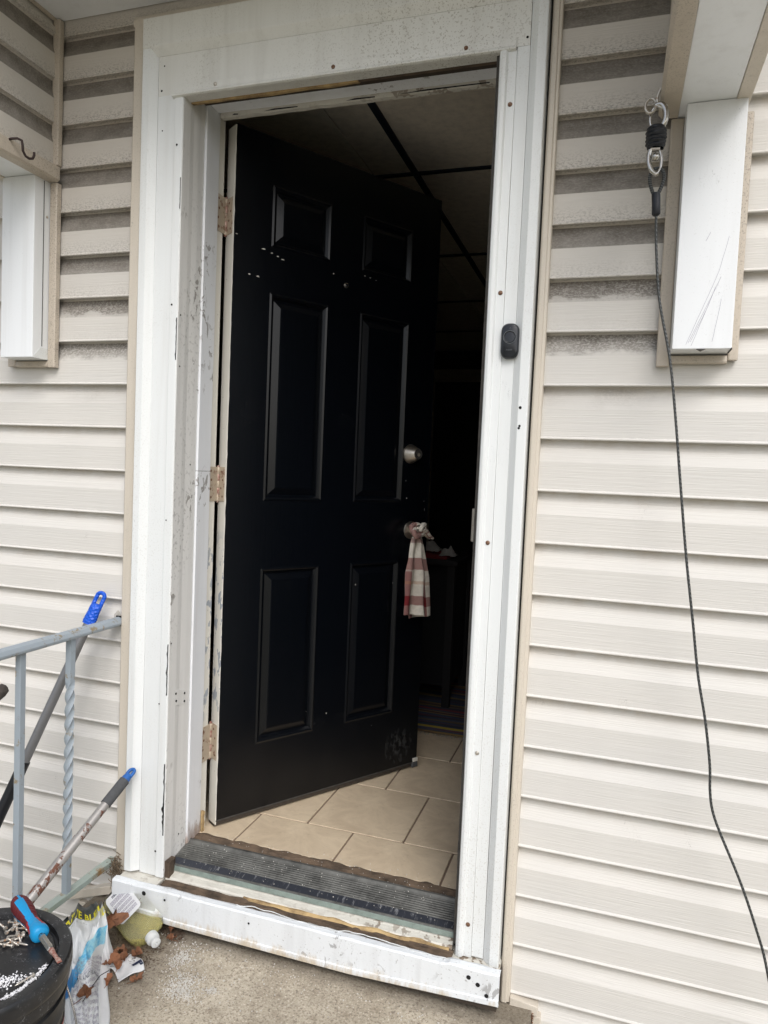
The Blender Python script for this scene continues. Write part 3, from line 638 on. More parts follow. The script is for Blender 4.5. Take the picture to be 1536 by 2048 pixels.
heap('folded_cloth', (.035,1.60,.915), .038, .04, .04, 'cloth_white', 5, 'small balled off-white cloth at the right end of the laundry heap', 'cloth')

# ---------------------------------------------------------------- the black door (local x along the leaf, local y inwards)
TH = R(56.8)
dr = thing('entry_door', 'black six panel entry door standing open inwards with white hinge edge', 'door', (-.33,.174,0), TH)
W, ZB, ZT, T = .807, .222, 2.262, .044
xc = [0,.125,.34,.465,.68,W]; zc = [ZB,.43,.98,1.185,1.81,1.945,2.125,ZT]
b = MB(); vs = [(x,0,z) for z in zc for x in xc]; fs = []
pan_rects = []
for j in range(7):
    for i in range(5):
        if i in (1,3) and j in (1,3,5): pan_rects.append((xc[i],xc[i+1],zc[j],zc[j+1])); continue
        fs.append((j*6+i, j*6+i+1, (j+1)*6+i+1, (j+1)*6+i))
b.add(vs, fs)
b.add([(0,0,ZB),(W,0,ZB),(W,T,ZB),(0,T,ZB),(0,0,ZT),(W,0,ZT),(W,T,ZT),(0,T,ZT)], [(0,3,2,1),(4,5,6,7),(1,2,6,5),(2,3,7,6),(3,0,4,7)])
obj('door_leaf', b, 'door', dr, local=True, recalc=False)
for (x0,x1,z0,z1) in pan_rects:
    b = MB(); rings = [(0,0),(.006,-.0025),(.011,.001),(.017,.010),(.020,.0105),(.040,.0025),(.043,.0022)]
    vs = []
    for ins, yy in rings: vs += [(x0+ins,yy,z0+ins),(x1-ins,yy,z0+ins),(x1-ins,yy,z1-ins),(x0+ins,yy,z1-ins)]
    fs = [(r_*4+k,r_*4+(k+1)%4,(r_+1)*4+(k+1)%4,(r_+1)*4+k) for r_ in range(len(rings)-1) for k in range(4)]+[tuple(range(len(vs)-4,len(vs)))]
    obj('door_panel', b.add(vs, fs), 'door', dr, local=True, recalc=False)
# white edge with ragged paint line
b = MB(); n = 120; vs = []
for i in range(n+1):
    z = ZB-.012+(ZT-.004-ZB+.012)*i/n
    e = .0012+.0022*max(0, noise.noise((z*30,1,1)))+.0010*noise.noise((z*90,2,1))
    vs += [(-.0012,T+.0006,z), (-.0012,-.0006,z), (e,-.0006,z)]
fs = [(i*3+j,i*3+j+1,(i+1)*3+j+1,(i+1)*3+j) for i in range(n) for j in range(2)]
obj('edge_strip', b.add(vs, fs), 'edge', dr, local=True, solid=.0008)
obj('door_sweep', MB().prism([(.003,ZB),(.004,.206),(.010,.2025),(.036,.2025),(.041,.206),(.041,ZB)], -.001, W-.012, 0, 2), 'sweep', dr, local=True)
obj('sweep_strip', MB().prism([(-.0012,.2235),(-.0012,.2190),(.0025,.2190),(.0025,.2235)], .0, W-.015, 0, 2), 'gasket', dr, local=True)
obj('corner_seal', MB().box((W-.022,-.004,.203), (W+.004,.040,.224)), 'foam', dr, local=True, bev=.003)
obj('corner_seal', MB().box((W-.020,-.006,.2245), (W+.003,.001,.238)), 'old_paint', dr, local=True, bev=.002)
# hinges: leaf on the door edge, leaf on the jamb, knuckle
def hinge(z0, z1, first=None):
    h = obj('hinge', MB().box((-.0034,.004,z0), (-.0014,T-.008,z1)), 'hinge', dr, local=True, bev=.0008)
    zz = z0; n = 5; L = (z1-z0)/n
    for i in range(n):
        c = MB().lathe([(.0052,0),(.0058,.001),(.0058,L-.0022),(.0052,L-.0012)], (-.0068,T-.0060,z0+i*L), (0,0,1), 14)
        obj('knuckle', c, 'pin' if i % 2 else 'hinge', h, local=True, smooth=True)
    obj('pin', MB().lathe([(.0046,0),(.0040,.004)], (-.0068,T-.0060,z1), (0,0,1), 10).lathe([(.004,0),(.0046,.004)], (-.0068,T-.0060,z0-.004), (0,0,1), 10), 'pin', h, local=True, smooth=True)
    # jamb leaf, lying on the jamb (world x = -.3648)
    M_ = Matrix.Rotation(-TH, 3, 'Z'); P0 = Vector((-.33,.174,0))
    q = MB().box((-.3650,.1405,z0), (-.3634,.1890,z1)); q.v = [M_@(v-P0) for v in q.v]; obj('hinge_leaf', q, 'hinge', h, local=True, bev=.0006)
    q = MB()
    for zz, yy in ((.12,.150),(.36,.146),(.62,.150),(.88,.147)): q.lathe([(.0042,0),(.0030,.0008)], (-.3635,yy,z0+(z1-z0)*zz), (1,0,0), 10)
    for zz, yy in ((.12,.168),(.62,.170),(.88,.168)): pass
    q.v = [M_@(v-P0) for v in q.v]
    for zz, yy in ((.14,.014),(.38,.024),(.62,.014),(.86,.024)): q.lathe([(.0040,0),(.0030,-.0008)], (-.0032,yy,z0+(z1-z0)*zz), (1,0,0), 10)
    obj('hinge_screw', q, 'rust_screw', h, local=True)
for z0, z1 in ((1.955,2.058), (1.182,1.283), (.405,.512)): hinge(z0, z1)
# deadbolt
db = obj('deadbolt', MB().lathe([(.0345,0),(.0345,-.002),(.0330,-.006),(.0198,-.038),(.0185,-.040)], (.712,0,1.357), (0,1,0), 40), 'nickel', dr, local=True, smooth=True)
obj('cylinder', MB().lathe([(.0175,-.0402),(.0175,-.0425),(.0145,-.0428),(.0142,-.0420)], (.712,0,1.357), (0,1,0), 32), 'gasket', db, local=True, smooth=True)
obj('keyhole', MB().lathe([(.0062,-.0423),(.0060,-.0442),(.0052,-.0445)], (.713,0,1.3545), (0,1,0), 20).box((.7122,-.0452,1.350), (.7138,-.0443,1.359)), 'nickel', db, local=True)
kn = obj('door_knob', MB().lathe([(.032,0),(.031,-.004),(.014,-.010),(.011,-.030),(.018,-.036),(.023,-.044),(.024,-.052),(.019,-.058),(.008,-.060)], (.728,0,1.086), (0,1,0), 32), 'nickel', dr, local=True, smooth=True)
obj('latch_plate', MB().box((W-.0001,.010,1.330), (W+.0015,.034,1.385)).box((W-.0001,.010,1.055), (W+.0015,.034,1.115)), 'nickel', dr, local=True)
# peep viewer with faint drip
pv = obj('door_viewer', MB().lathe([(.0085,0),(.0085,-.003),(.006,-.004)], (.403,0,1.885), (0,1,0), 20), 'nickel', dr, local=True, smooth=True)
obj('viewer_lens', MB().lathe([(.0055,-.0041),(.003,-.0055)], (.403,0,1.885), (0,1,0), 16), 'bell', pv, local=True, smooth=True)
# chips in the black paint
b = MB()
def chip(x, z, w_, h_, seed):
    n = 9; k = len(b.v)
    for i in range(n):
        a = 2*pi*i/n; q = .5+.7*abs(noise.noise((i*1.3,seed,2)))*1.4; b.v.append(Vector((x+w_*cos(a)*q, -.0004, z+h_*sin(a)*q)))
    b.f.append(tuple(range(k, k+n)))
for i, (x, z, w_, h_) in enumerate(((.100,1.932,.010,.0028),(.128,1.926,.005,.0022),(.148,1.921,.006,.0026),(.166,1.9155,.008,.0022),(.055,1.850,.006,.0028),(.083,1.849,.007,.003),(.352,1.912,.003,.002),(.010,1.955,.005,.0012),(.702,1.2,.002,.004),(.695,1.262,.0015,.003),(.49,.905,.0018,.0035),(.655,.90,.001,.002),(.79,1.16,.001,.008),(.786,1.19,.0012,.003),(.789,.93,.001,.01),(.39,.48,.0025,.0025),(.585,.40,.0016,.0016),(.478,1.931,.005,.002),(.50,1.929,.005,.0018),(.525,1.926,.004,.0018),(.31,.50,.0012,.0012))): chip(x, z, w_, h_, i)
obj('paint_chip', b, 'old_paint', dr, local=True, recalc=False)

# ---------------------------------------------------------------- dish towel tied on the knob
D2W = Matrix.Translation((-.33,.174,0)) @ Matrix.Rotation(TH, 4, 'Z')
def dw(x, y, z): return D2W @ Vector((x, y, z))
tl = thing('dish_towel', 'red and white checked dish towel tied round the black door\'s knob', 'towel', tuple(dw(.735,-.05,.79)))
def towp(s, t_):
    z = 1.068-.276*t_-.012*s*t_
    w_ = .022+.024*min(1, t_*2.2)+.024*t_
    xc_ = .721+.010*t_-.004
    fold = .012*sin(s*pi*3.2+t_*.8)*(.5+t_*.6)+.006*noise.noise((s*3,t_*3,1))
    x = xc_+(s-.5)*2*w_*.86+.004*noise.noise((s*2,t_*5,2)); y = -.042-.012*cos((s-.5)*pi)-fold
    zz = z-.010*noise.noise((s*4,0,1))*t_+(.012*(s-.5) if t_ > .9 else 0)*0
    return dw(x, y, zz)
obj('towel_front', MB().sheet(towp, 40, 46), 'towel', tl, smooth=True, solid=.002, sub=1)
def towb(s, t_):
    z = 1.06-.288*t_; w_ = .016+.022*min(1, t_*2)+.016*t_
    return dw(.743+.020*t_+(s-.5)*2*w_, -.024-.008*sin(s*7+t_*2)+.002*noise.noise((s*3,t_*4,7)), z+.006*noise.noise((s*4,2,1)))
obj('towel_back', MB().sheet(towb, 30, 40), 'towel', tl, smooth=True, solid=.002, sub=1)
b = MB()
for k, (cx, cz, rx, rz_, y0) in enumerate(((.735,1.092,.028,.017,-.045),(.722,1.080,.020,.013,-.056),(.748,1.098,.018,.012,-.058))):
    pts = []; n = 22
    for i in range(n+1):
        a = 2*pi*i/n+k; pts.append(dw(cx-.018+rx*cos(a), y0-.004+.012*sin(a*1+k), cz+rz_*sin(a)))
    b.tube(pts, [.0085+.003*noise.noise((i*.6,k,1)) for i in range(n+1)], 10)
for i in range(len(b.v)): b.uv[i] = ((i % 10)/10*.35+.3, .20+.30*((i//10) % 23)/23)
obj('knot', b, 'towel', tl, smooth=True)
def tail(s, t_):
    return dw(.724+.062*t_+.006*sin(s*5), -.066-.012*sin(s*3.4)+.02*t_, 1.112-.050*t_-(.030*(1-t_*.75))*s+.004*noise.noise((s*4,t_*4,1)))
obj('towel_tail', MB().sheet(tail, 12, 18), 'towel', tl, smooth=True, solid=.002)

# ---------------------------------------------------------------- doorbell
bl = thing('doorbell', 'black wireless doorbell button on the right white casing', 'doorbell', (.5075,-.0305,1.594))
def rrect(w_, h_, r_, n=8):
    p = []
    for cx, cz, a0 in ((w_-r_, h_-r_, 0), (-w_+r_, h_-r_, pi/2), (-w_+r_, -h_+r_, pi), (w_-r_, -h_+r_, 3*pi/2)):
        p += [(cx+r_*cos(a0+pi/2*i/n), cz+r_*sin(a0+pi/2*i/n)) for i in range(n+1)]
    return p
def plate(b, c, dims, back, layers, tilt_=0):
    vs = []
    for w_, h_, r_, y in layers: vs += [(c[0]+p*cos(tilt_)-q*sin(tilt_), y, c[2]+p*sin(tilt_)+q*cos(tilt_)) for p, q in rrect(w_, h_, r_)]
    n = len(rrect(1, 1, .1)); fs = [(i*n+j,i*n+(j+1)%n,(i+1)*n+(j+1)%n,(i+1)*n+j) for i in range(len(layers)-1) for j in range(n)]
    fs.append(tuple(range((len(layers)-1)*n, len(layers)*n))); return b.add(vs, fs)
c = (.5070,0,1.594)
obj('body', plate(MB(), c, 0, 0, [(.0195,.0385,.0165,-.0305),(.0205,.0395,.0170,-.0360),(.0200,.0390,.0165,-.0430),(.0175,.0365,.0150,-.0465),(.0165,.0355,.0140,-.0470)]), 'bell', bl, smooth=True)
obj('button_ring', MB().lathe([(.0150,-.0468),(.0145,-.0482),(.0138,-.0482),(.0132,-.0470)], (c[0],0,c[2]+.008), (0,1,0), 40, False), 'bellring', bl, smooth=True)
obj('button', MB().lathe([(.0130,-.0466),(.0128,-.0480),(.0100,-.0462),(.0060,-.0452),(.001,-.0450)], (c[0],0,c[2]+.008), (0,1,0), 32), 'bell', bl, smooth=True)
obj('indicator', bx((c[0]-.0003,-.0474,c[2]+.0255), (c[0]+.0003,-.0470,c[2]+.0300)), 'bellring', bl)
vs, fs = text_mesh('Avantek', .0042, 'CENTER')
b = MB().add([(c[0]+v.x, -.0474, c[2]-.0215+v.y) for v in vs], fs); obj('lettering', b, 'bellring', bl, recalc=False)

# ---------------------------------------------------------------- portico
po = thing('portico', 'small white and beige entry portico with bracketed beams over the door', 'portico', (0,0,1.5))
YF = -.50
# beams: core, white underside, beige edge trims, sided inner faces
for sgn, xi, xo in ((-1,-.803,-.935), (1,.832,.962)):
    a, c_ = min(xi, xo), max(xi, xo)
    obj('beam', bx((a+.004,YF,2.075), (c_-.004,-.0045,2.60)), 'darkwood', po)
    obj('beam_underside', bx((a+.0005,YF,2.0605), (c_-.0255 if sgn > 0 else c_-.0005,-.0045,2.074)) if sgn > 0 else bx((a+.027,YF,2.0605), (c_-.0005,-.0045,2.074)), 'alum_clean', po, bev=.001)
    # inner trim projecting into the porch
    if sgn < 0:
        obj('trim_strip', MB().prism([(xi,2.072),(xi,2.057),(-.775,2.057),(-.768,2.062),(-.768,2.096),(xi,2.102)], YF, -.019, 1, 24, lambda P,j:(P[0],P[1],P[2]+.0015*noise.noise((P[1]*3,j,1)))), 'jtrim_hi', po, bev=.001)
        obj('trim_strip', bx((-.800,-.0205,2.103), (-.776,-.0032,2.498)), 'jtrim_hi', po, bev=.003)
        obj('trim_strip', bx((-.937,YF,2.058), (-.909,-.0045,2.12)), 'jtrim', po, bev=.002)
    else:
        obj('trim_strip', MB().prism([(xi,2.072),(xi,2.058),(.800,2.060),(.793,2.068),(.794,2.104),(xi,2.112)], YF, -.019, 1, 24, lambda P,j:(P[0]+.0025*noise.noise((P[1]*3,j,1)),P[1],P[2]+.002*noise.noise((P[1]*3,j,1)))), 'jtrim_hi', po, bev=.001)
        obj('trim_strip', bx((.805,-.0205,2.113), (.8295,-.0032,2.498)), 'jtrim_hi', po, bev=.003)
        obj('trim_strip', bx((.9370,YF,2.058), (.9640,-.0045,2.12)), 'jtrim', po, bev=.002)
    # siding courses on the inner face, running with the wall's
    for k in range(-7, -2):
        zt = Z0-PT*k; zb = zt-PT
        if zb < 2.07: zb = 2.098
        if zt > 2.5: zt = 2.5
        zm = zb+.57*(PT) if zt-zb > .1 else zb+.5*(zt-zb)
        x_in = xi; d = -sgn
        prof = [(x_in-d*.004,zt),(x_in,zt),(x_in+d*.001,zt-.02),(x_in+d*.0105,zm),(x_in+d*.0120,zb+.006),(x_in+d*.0135,zb+.001),(x_in-d*.002,zb-.0005),(x_in-d*.004,zb)]
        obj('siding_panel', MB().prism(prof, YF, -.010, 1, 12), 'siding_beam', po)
    obj('beam_cladding', bx((xo-.006*sgn*1 if sgn < 0 else xo-.003,YF,2.121), (xo+.002 if sgn < 0 else xo+.006,-.0045,2.60)), 'siding', po)
# brackets on the wall
def bracket(x0, x1, zb, zt, yd):
    br = obj('bracket', bx((x0,-yd,zb), (x1,-.0045,zt)), 'alum_clean', po, bev=.0015)
    return br
br = bracket(-.915, -.8035, 1.565, 2.0595, .073)
obj('seam', bx((-.8034,-.040,1.60), (-.8022,-.0385,2.055)), 'gasket', br)
obj('fold', MB().prism([(-.0735,1.565),(-.045,1.595),(-.005,1.597),(-.005,1.565)], -.8033, -.8024, 0), 'alum', br)
obj('screw', MB().lathe([(.004,0),(.003,.0015)], (-.8028,-.028,1.96), (1,0,0), 10), 'zinc', br)
br = bracket(.846, .9585, 1.566, 2.0595, .075)
obj('torn_flap', MB().prism([(.892,1.5655),(.900,1.5605),(.910,1.5652)], -.0765, -.073, 1), 'gasket', br)
obj('dent', bx((.957,-.076,1.564), (.9592,-.030,1.5675)), 'gasket', br)
b = MB()
for (x0,z0,x1,z1) in ((.925,1.72,.872,1.575),(.930,1.71,.876,1.578),(.921,1.69,.882,1.572),(.912,1.66,.880,1.58),(.933,1.665,.921,1.58),(.905,1.80,.897,1.782),(.940,1.79,.925,1.72)):
    b.tube([(x0+(x1-x0)*i/6+.0012*noise.noise((i,z0,1)), -.0751, z0+(z1-z0)*i/6) for i in range(7)], .00035, 3)
obj('scratch', b, 'greyink', br)
# wall trims around the brackets
for x0, x1, z0, z1 in ((-.802,-.777,1.545,2.056), (-.944,-.916,1.548,2.056), (.820,.8455,1.540,2.057), (.9590,.979,1.552,2.057)):
    obj('trim_strip', MB().prism([(x0,-.003),(x0,-.018),(x0+.003,-.020),(x1-.003,-.020),(x1,-.018),(x1,-.003)], z0, z1, 2), 'jtrim_hi', po, bev=.001)
for x0, x1, z in ((-.9155,-.8025,1.546), (.8460,.9585,1.5455)):
    obj('trim_strip', MB().prism([(-.003,z),(-.019,z),(-.020,z+.004),(-.017,z+.0165),(-.003,z+.0165)], x0, x1, 0), 'jtrim_hi', po, bev=.001)
# ceiling boards, roof
obj('porch_ceiling', bx((-.799,YF,2.501), (.829,-.0032,2.512)), 'alum_clean', po)
obj('trim_strip', MB().prism([(-.799,2.495),(-.79,2.5005),(-.799,2.5005)], YF, -.01, 1), 'jtrim_hi', po)
b = MB().prism([(-1.12,2.601),(1.15,2.601),(1.15,2.64),(.015,3.04),(-1.12,2.64)], -.56, -.0035, 1); obj('gable_roof', b, 'alum', po)
b = MB().prism([(1.22,2.632),(1.22,2.65),(.015,3.075),(-1.19,2.65),(-1.19,2.632),(.015,3.045)], -.62, -.0035, 1); obj('shingles', b, 'shingle', po)

def smoothpts(P, n=6):
    P = [Vector(p) for p in P]; Q = [P[0]]+P+[P[-1]]; out = []
    for i in range(len(P)-1):
        p0,p1,p2,p3 = Q[i],Q[i+1],Q[i+2],Q[i+3]
        for k in range(n):
            t_ = k/n; out.append(.5*((2*p1)+(p2-p0)*t_+(2*p0-5*p1+4*p2-p3)*t_*t_+(-p0+3*p1-3*p2+p3)*t_**3))
    out.append(P[-1]); return out
# screw hook on the left beam
hk = thing('screw_hook', 'small rusty screw hook under the left porch beam', 'hook', (-.770,-.18,2.09))
pts = [(-.770,-.195,2.094),(-.762,-.193,2.096),(-.750,-.187,2.098),(-.741,-.182,2.094),(-.740,-.180,2.082),(-.741,-.178,2.070),(-.740,-.170,2.060),(-.738,-.160,2.058),(-.737,-.150,2.062),(-.737,-.145,2.072),(-.737,-.145,2.080)]
obj('hook', MB().tube(pts, .0033, 8), plain('rusty_dark_iron', (.05,.033,.03), .7, .4), hk, smooth=True)

# ---------------------------------------------------------------- tie-out cable on the right
tc = thing('tie_out_cable', 'coated steel tie-out cable hanging from a hook at the right bracket', 'cable', (.80,-.10,.3))
obj('eye_hook', MB().tube([(.797,-.10,2.085),(.790,-.10,2.078),(.786,-.10,2.062),(.790,-.102,2.046),(.798,-.104,2.040),(.806,-.105,2.046)], .0036, 8).tube([(.775+.0105*sin(a*.5236), -.100+.003*cos(a*.5236), 2.050+.016*cos(a*.5236)) for a in range(13)], .0032, 8), 'zinc', tc, smooth=True)
def ring(c, rx, rz_, r_, a0=0, a1=360, tiltv=(1,0,0), n=22):
    pts = []; tv = Vector(tiltv).normalized()
    for i in range(n+1):
        a = R(a0+(a1-a0)*i/n); pts.append(Vector(c)+tv*rx*sin(a)+Vector((0,0,rz_*cos(a))))
    return pts
obj('snap_ring', MB().tube(ring((.790,-.10,2.026),.0160,.0250,0,-20,200,(1,-.3,0)), .0062, 10).tube(ring((.790,-.10,2.026),.0150,.0240,0,200,340,(1,-.3,0)), .0030, 10), 'steel', tc, smooth=True)
b = MB(); n = 40; nu = 20
def wrap(s, t_):
    a = 2*pi*s; z = 2.008-.044*t_; rr = .0195*(1-.25*abs(2*t_-1)**4)*(1+.10*noise.noise((cos(a)*1.5,sin(a)*1.5,t_*9)))+.0012*sin(t_*38+a)
    return (.789+rr*cos(a), -.10+rr*sin(a), z)
b.sheet(wrap, nu, 24); obj('tape_wrap', b, 'black', tc, smooth=True)
obj('swivel', MB().tube(smoothpts([(.781,-.10,1.966),(.7775,-.10,1.952),(.778,-.102,1.936),(.784,-.104,1.920),(.792,-.104,1.912),(.797,-.104,1.913)]), .0050, 10).tube(smoothpts([(.797,-.10,1.962),(.8005,-.10,1.950),(.8015,-.100,1.936),(.800,-.101,1.924),(.795,-.104,1.914)]), .0029, 10).tube([(.780,-.10,1.966),(.798,-.10,1.964)], .0062, 10), 'steel', tc, smooth=True)
obj('swivel_ball', MB().lathe([(.001,.0085),(.006,.006),(.0085,0),(.006,-.006),(.001,-.0085)], (.790,-.104,1.946), (0,0,1), 16), 'steel', tc, smooth=True)
loop = [(.796,-.1,1.868),(.802,-.1,1.880),(.8075,-.1,1.896),(.8085,-.1,1.910),(.804,-.1,1.921),(.795,-.1,1.925),(.786,-.1,1.921),(.7815,-.1,1.910),(.783,-.1,1.896),(.788,-.1,1.880),(.794,-.1,1.868)]
lp = smoothpts(loop)
def uvtube(b, n, per):
    for i in range(len(b.v)): b.uv[i] = ((i % n)/n, (i//n)*per)
    return b
obj('cable_loop', uvtube(MB().tube(lp, .0036, 8), 8, .6), 'cable', tc, smooth=True)
obj('crimp_sleeve', MB().tube([(.7955,-.1,1.876),(.7955,-.1,1.872),(.797,-.1,1.852),(.798,-.1,1.834),(.7985,-.1,1.831)], [.0070,.0085,.0082,.0085,.0060], 14), 'black', tc, smooth=True)
cp = [(.7985,-.1,1.831),(.803,-.1,1.76),(.815,-.1,1.66),(.842,-.1,1.54),(.860,-.1,1.42),(.876,-.1,1.297),(.897,-.1,1.14),(.917,-.1,1.012),(.934,-.1,.90),(.953,-.1,.809),(.967,-.1,.72),(.971,-.1,.665),(.978,-.1,.625),(.994,-.1,.583),(1.038,-.1,.488),(1.072,-.1,.40),(1.098,-.1,.317),(1.13,-.12,.15),(1.17,-.2,-.2),(1.25,-.45,-.50),(1.6,-.9,-.515)]
cs = smoothpts(cp, 14)
b = MB().tube(cs, .0027, 8); L_ = 0
acc = [0]
for i in range(1, len(cs)): acc.append(acc[-1]+(cs[i]-cs[i-1]).length)
for i in range(len(b.v)): b.uv[i] = ((i % 8)/8, acc[i//8]/.009)
obj('cable', b, 'cable', tc, smooth=True)

# ---------------------------------------------------------------- railing
rl = thing('iron_railing', 'pale blue-grey painted iron railing fixed to the siding left of door', 'railing', (-.552,-.6,ST))
RX = -.552
obj('top_rail', MB().prism([(RX-.018,.832),(RX-.019,.838),(RX-.014,.8475),(RX,.852),(RX+.014,.8475),(RX+.019,.838),(RX+.018,.832),(RX+.011,.828),(RX-.011,.828)], -1.22, -.004, 1, 20, lambda P,j:(P[0],P[1],P[2])), 'iron', rl, bev=.001)
obj('rail_end', MB().prism([(RX-.014,.833),(RX-.012,.846),(RX+.012,.845),(RX+.012,.833)], -.026, -.0035, 1), 'iron_low', rl)
obj('bottom_rail', MB().prism([(RX-.009,.140),(RX-.011,.157),(RX+.011,.157),(RX+.009,.140)], -1.22, -.004, 1, 20), 'iron_low', rl, bev=.001)
def baluster(y, twist):
    n = 260 if twist else 4; b = MB(); vs = []; h = .0082
    for i in range(n+1):
        z = .1575+(.829-.1575)*i/n
        a = 0 if not twist else 2*pi*3.0*min(1, max(0, (.715-z)/.44))
        hh = h*(1.0 if not twist or z > .705 or z < .285 else 1.08)
        cv = 0 if not twist else min(1, max(0, (.715-z)/.03))*min(1, max(0, (z-.275)/.03))
        for q in range(12):
            b0 = -3*pi/4+2*pi*q/12; r_ = hh*(1.414 if q % 3 == 0 else 1.035*(1-.10*cv))*(1.-.05*cv)
            vs.append((RX+r_*cos(b0-a), y+r_*sin(b0-a), z))
    fs = [(i*12+j,i*12+(j+1)%12,(i+1)*12+(j+1)%12,(i+1)*12+j) for i in range(n) for j in range(12)]
    return obj('baluster', b.add(vs, fs), 'iron', rl, bev=.0012 if not twist else 0, label='twisted square baluster' if twist else 'plain square baluster')
for i, y in enumerate((-.190,-.352,-.515,-.678,-.840,-1.0)): baluster(y, i % 2 == 0)
obj('post', bx((RX-.014,-1.235,ST), (RX+.014,-1.207,.90)), 'iron', rl, bev=.002)

# nest of straw on the lower rail end
b = MB()
for i in range(130):
    c = Vector((-.528+random.gauss(0,.009), -.022+random.gauss(0,.008), .138+random.gauss(0,.020)))
    d = Vector((random.gauss(0,1), random.gauss(0,1)*.7, random.gauss(0,1)*1.3)).normalized()*random.uniform(.006,.019)
    m_ = c+Vector((random.gauss(0,.003),random.gauss(0,.003),random.gauss(0,.003))); b.tube([c-d, m_, c+d], random.uniform(.0006,.0012), 4)
b.tube([(-.53,-.03,.145),(-.50,-.035,.146),(-.478,-.04,.147)], .0008, 4)
o = obj('straw_clump', b, 'straw', kind='stuff'); tag(o, 'small tangled clump of dry straw on the lower rail end', 'straw')
o = obj('dry_stem', MB().tube([(-.475,-.092,.098),(-.43,-.096,.108),(-.385,-.10,.113)], .0009, 5).tube([(-.392,-.094,.122),(-.398,-.10,.11),(-.43,-.108,.085)], .0007, 5), 'straw'); tag(o, 'thin dry plant stems lying against the left end of the white sill', 'stem')

# ---------------------------------------------------------------- long handles leaning on the wall
p1 = thing('mop_pole', 'grey and black pole with a bright blue grip leaning outside the railing', 'pole', (-.96,-.48,-.5))
A = Vector((-.585,-.030,.925)); B_ = Vector((-.723,-.20,.411)); dd = (B_-A)
def along(a, b, t0): return a+(b-a)*t0
g0, g1 = along(A, B_, .005), along(A, B_, .175)
# flattened grip with hang hole
ax = (g1-g0).normalized(); side = ax.cross(Vector((0,1,0))).normalized(); nrm = ax.cross(side).normalized()
def gripmesh():
    b = MB(); Ln = (g1-g0).length; hw, ht = .0172, .0105
    n = 48; m_ = 26
    # body from .045 onward, dimpled
    vs = []
    for i in range(m_+1):
        t0 = .036+(Ln-.036)*i/m_
        for j in range(n):
            a = 2*pi*j/n; w_ = hw*(1-.06*sin(i*.2)); h_ = ht+(.0030*min(1, i/6))
            bumpv = 1+.055*(1 if sin(t0*620+(0 if j % 8 < 4 else pi)) > .1 else 0)*(1 if 3 < i < m_-2 else 0)
            vs.append(g0+ax*t0+side*cos(a)*w_*bumpv+nrm*sin(a)*h_*bumpv)
    fs = [(i*n+j,i*n+(j+1)%n,(i+1)*n+(j+1)%n,(i+1)*n+j) for i in range(m_) for j in range(n)]+[tuple(range(n))[::-1], tuple(range(m_*n,m_*n+n))]
    b.add(vs, fs)
    # hanging loop
    loop_ = []
    for k in range(25):
        a = pi*k/24; loop_.append(g0+ax*(.0135-.0095*sin(a))+side*cos(a)*.0118)
    pts = [g0+ax*.040+side*.0118]+loop_+[g0+ax*.040-side*.0118]
    b.tube(pts, .0056, 10)
    return b
obj('grip', gripmesh(), 'bluegrip', p1, smooth=True)
def seg(a, b_, r_, mat, par, name='tube', n=20, jit=0):
    pts = [a+(b_-a)*i/10 for i in range(11)]
    return obj(name, MB().tube(pts, r_, n), mat, par, smooth=True)
seg(along(A,B_,.17), along(A,B_,.89), .0125, 'greytube', p1, 'pole_tube')
seg(along(A,B_,.872), along(A,B_,1.78), .0150, 'blacktube', p1, 'pole_sleeve')
p2 = thing('roller_pole', 'rusty paint-flaked pole with blue hanging cap leaning on the left casing', 'pole', (-.548,-.745,ST))
A = Vector((-.4555,-.052,.449)); B_ = Vector((-.500,-.372,.250)); 
seg(along(A,B_,.10), along(A,B_,.30), .0140, 'foam', p2, 'foam_sleeve')
seg(along(A,B_,.29), along(A,B_,2.04), .0118, 'rustpole', p2, 'pole_tube')
seg(along(A,B_,.56), along(A,B_,2.05), .0128, 'rustpole', p2, 'pole_tube')
ax = (B_-A).normalized(); side = ax.cross(Vector((0,0,1))).normalized(); nrm = ax.cross(side)
b = MB().tube([A+ax*(.020-.0), A+ax*.030, A+ax*.040], [.0095,.0118,.0122], 16)
pts = [A+ax*.024+side*.0085]+[A+ax*(.012-.0105*sin(pi*k/16))+side*.0088*cos(pi*k/16) for k in range(17)]+[A+ax*.024-side*.0085]
b.tube(pts, .0046, 10); obj('hanging_cap', b, 'bluecap', p2, smooth=True)
p3 = thing('foam_handle', 'grey foam-wrapped handle end poking in at the left edge of the view', 'handle', (-.68,-.50,-.5))
A = Vector((-.617,-.328,.734)); B_ = Vector((-.664,-.424,.655))
obj('foam_grip', MB().tube([A, A+(B_-A)*.03, A+(B_-A)*.12, B_, B_+(B_-A)*2.], [.004,.0125,.016,.0165,.0165], 16), 'foam_brown', p3, smooth=True)
seg(B_+(B_-A)*2, B_+(B_-A)*9.0, .010, 'greytube', p3, 'pole_tube')

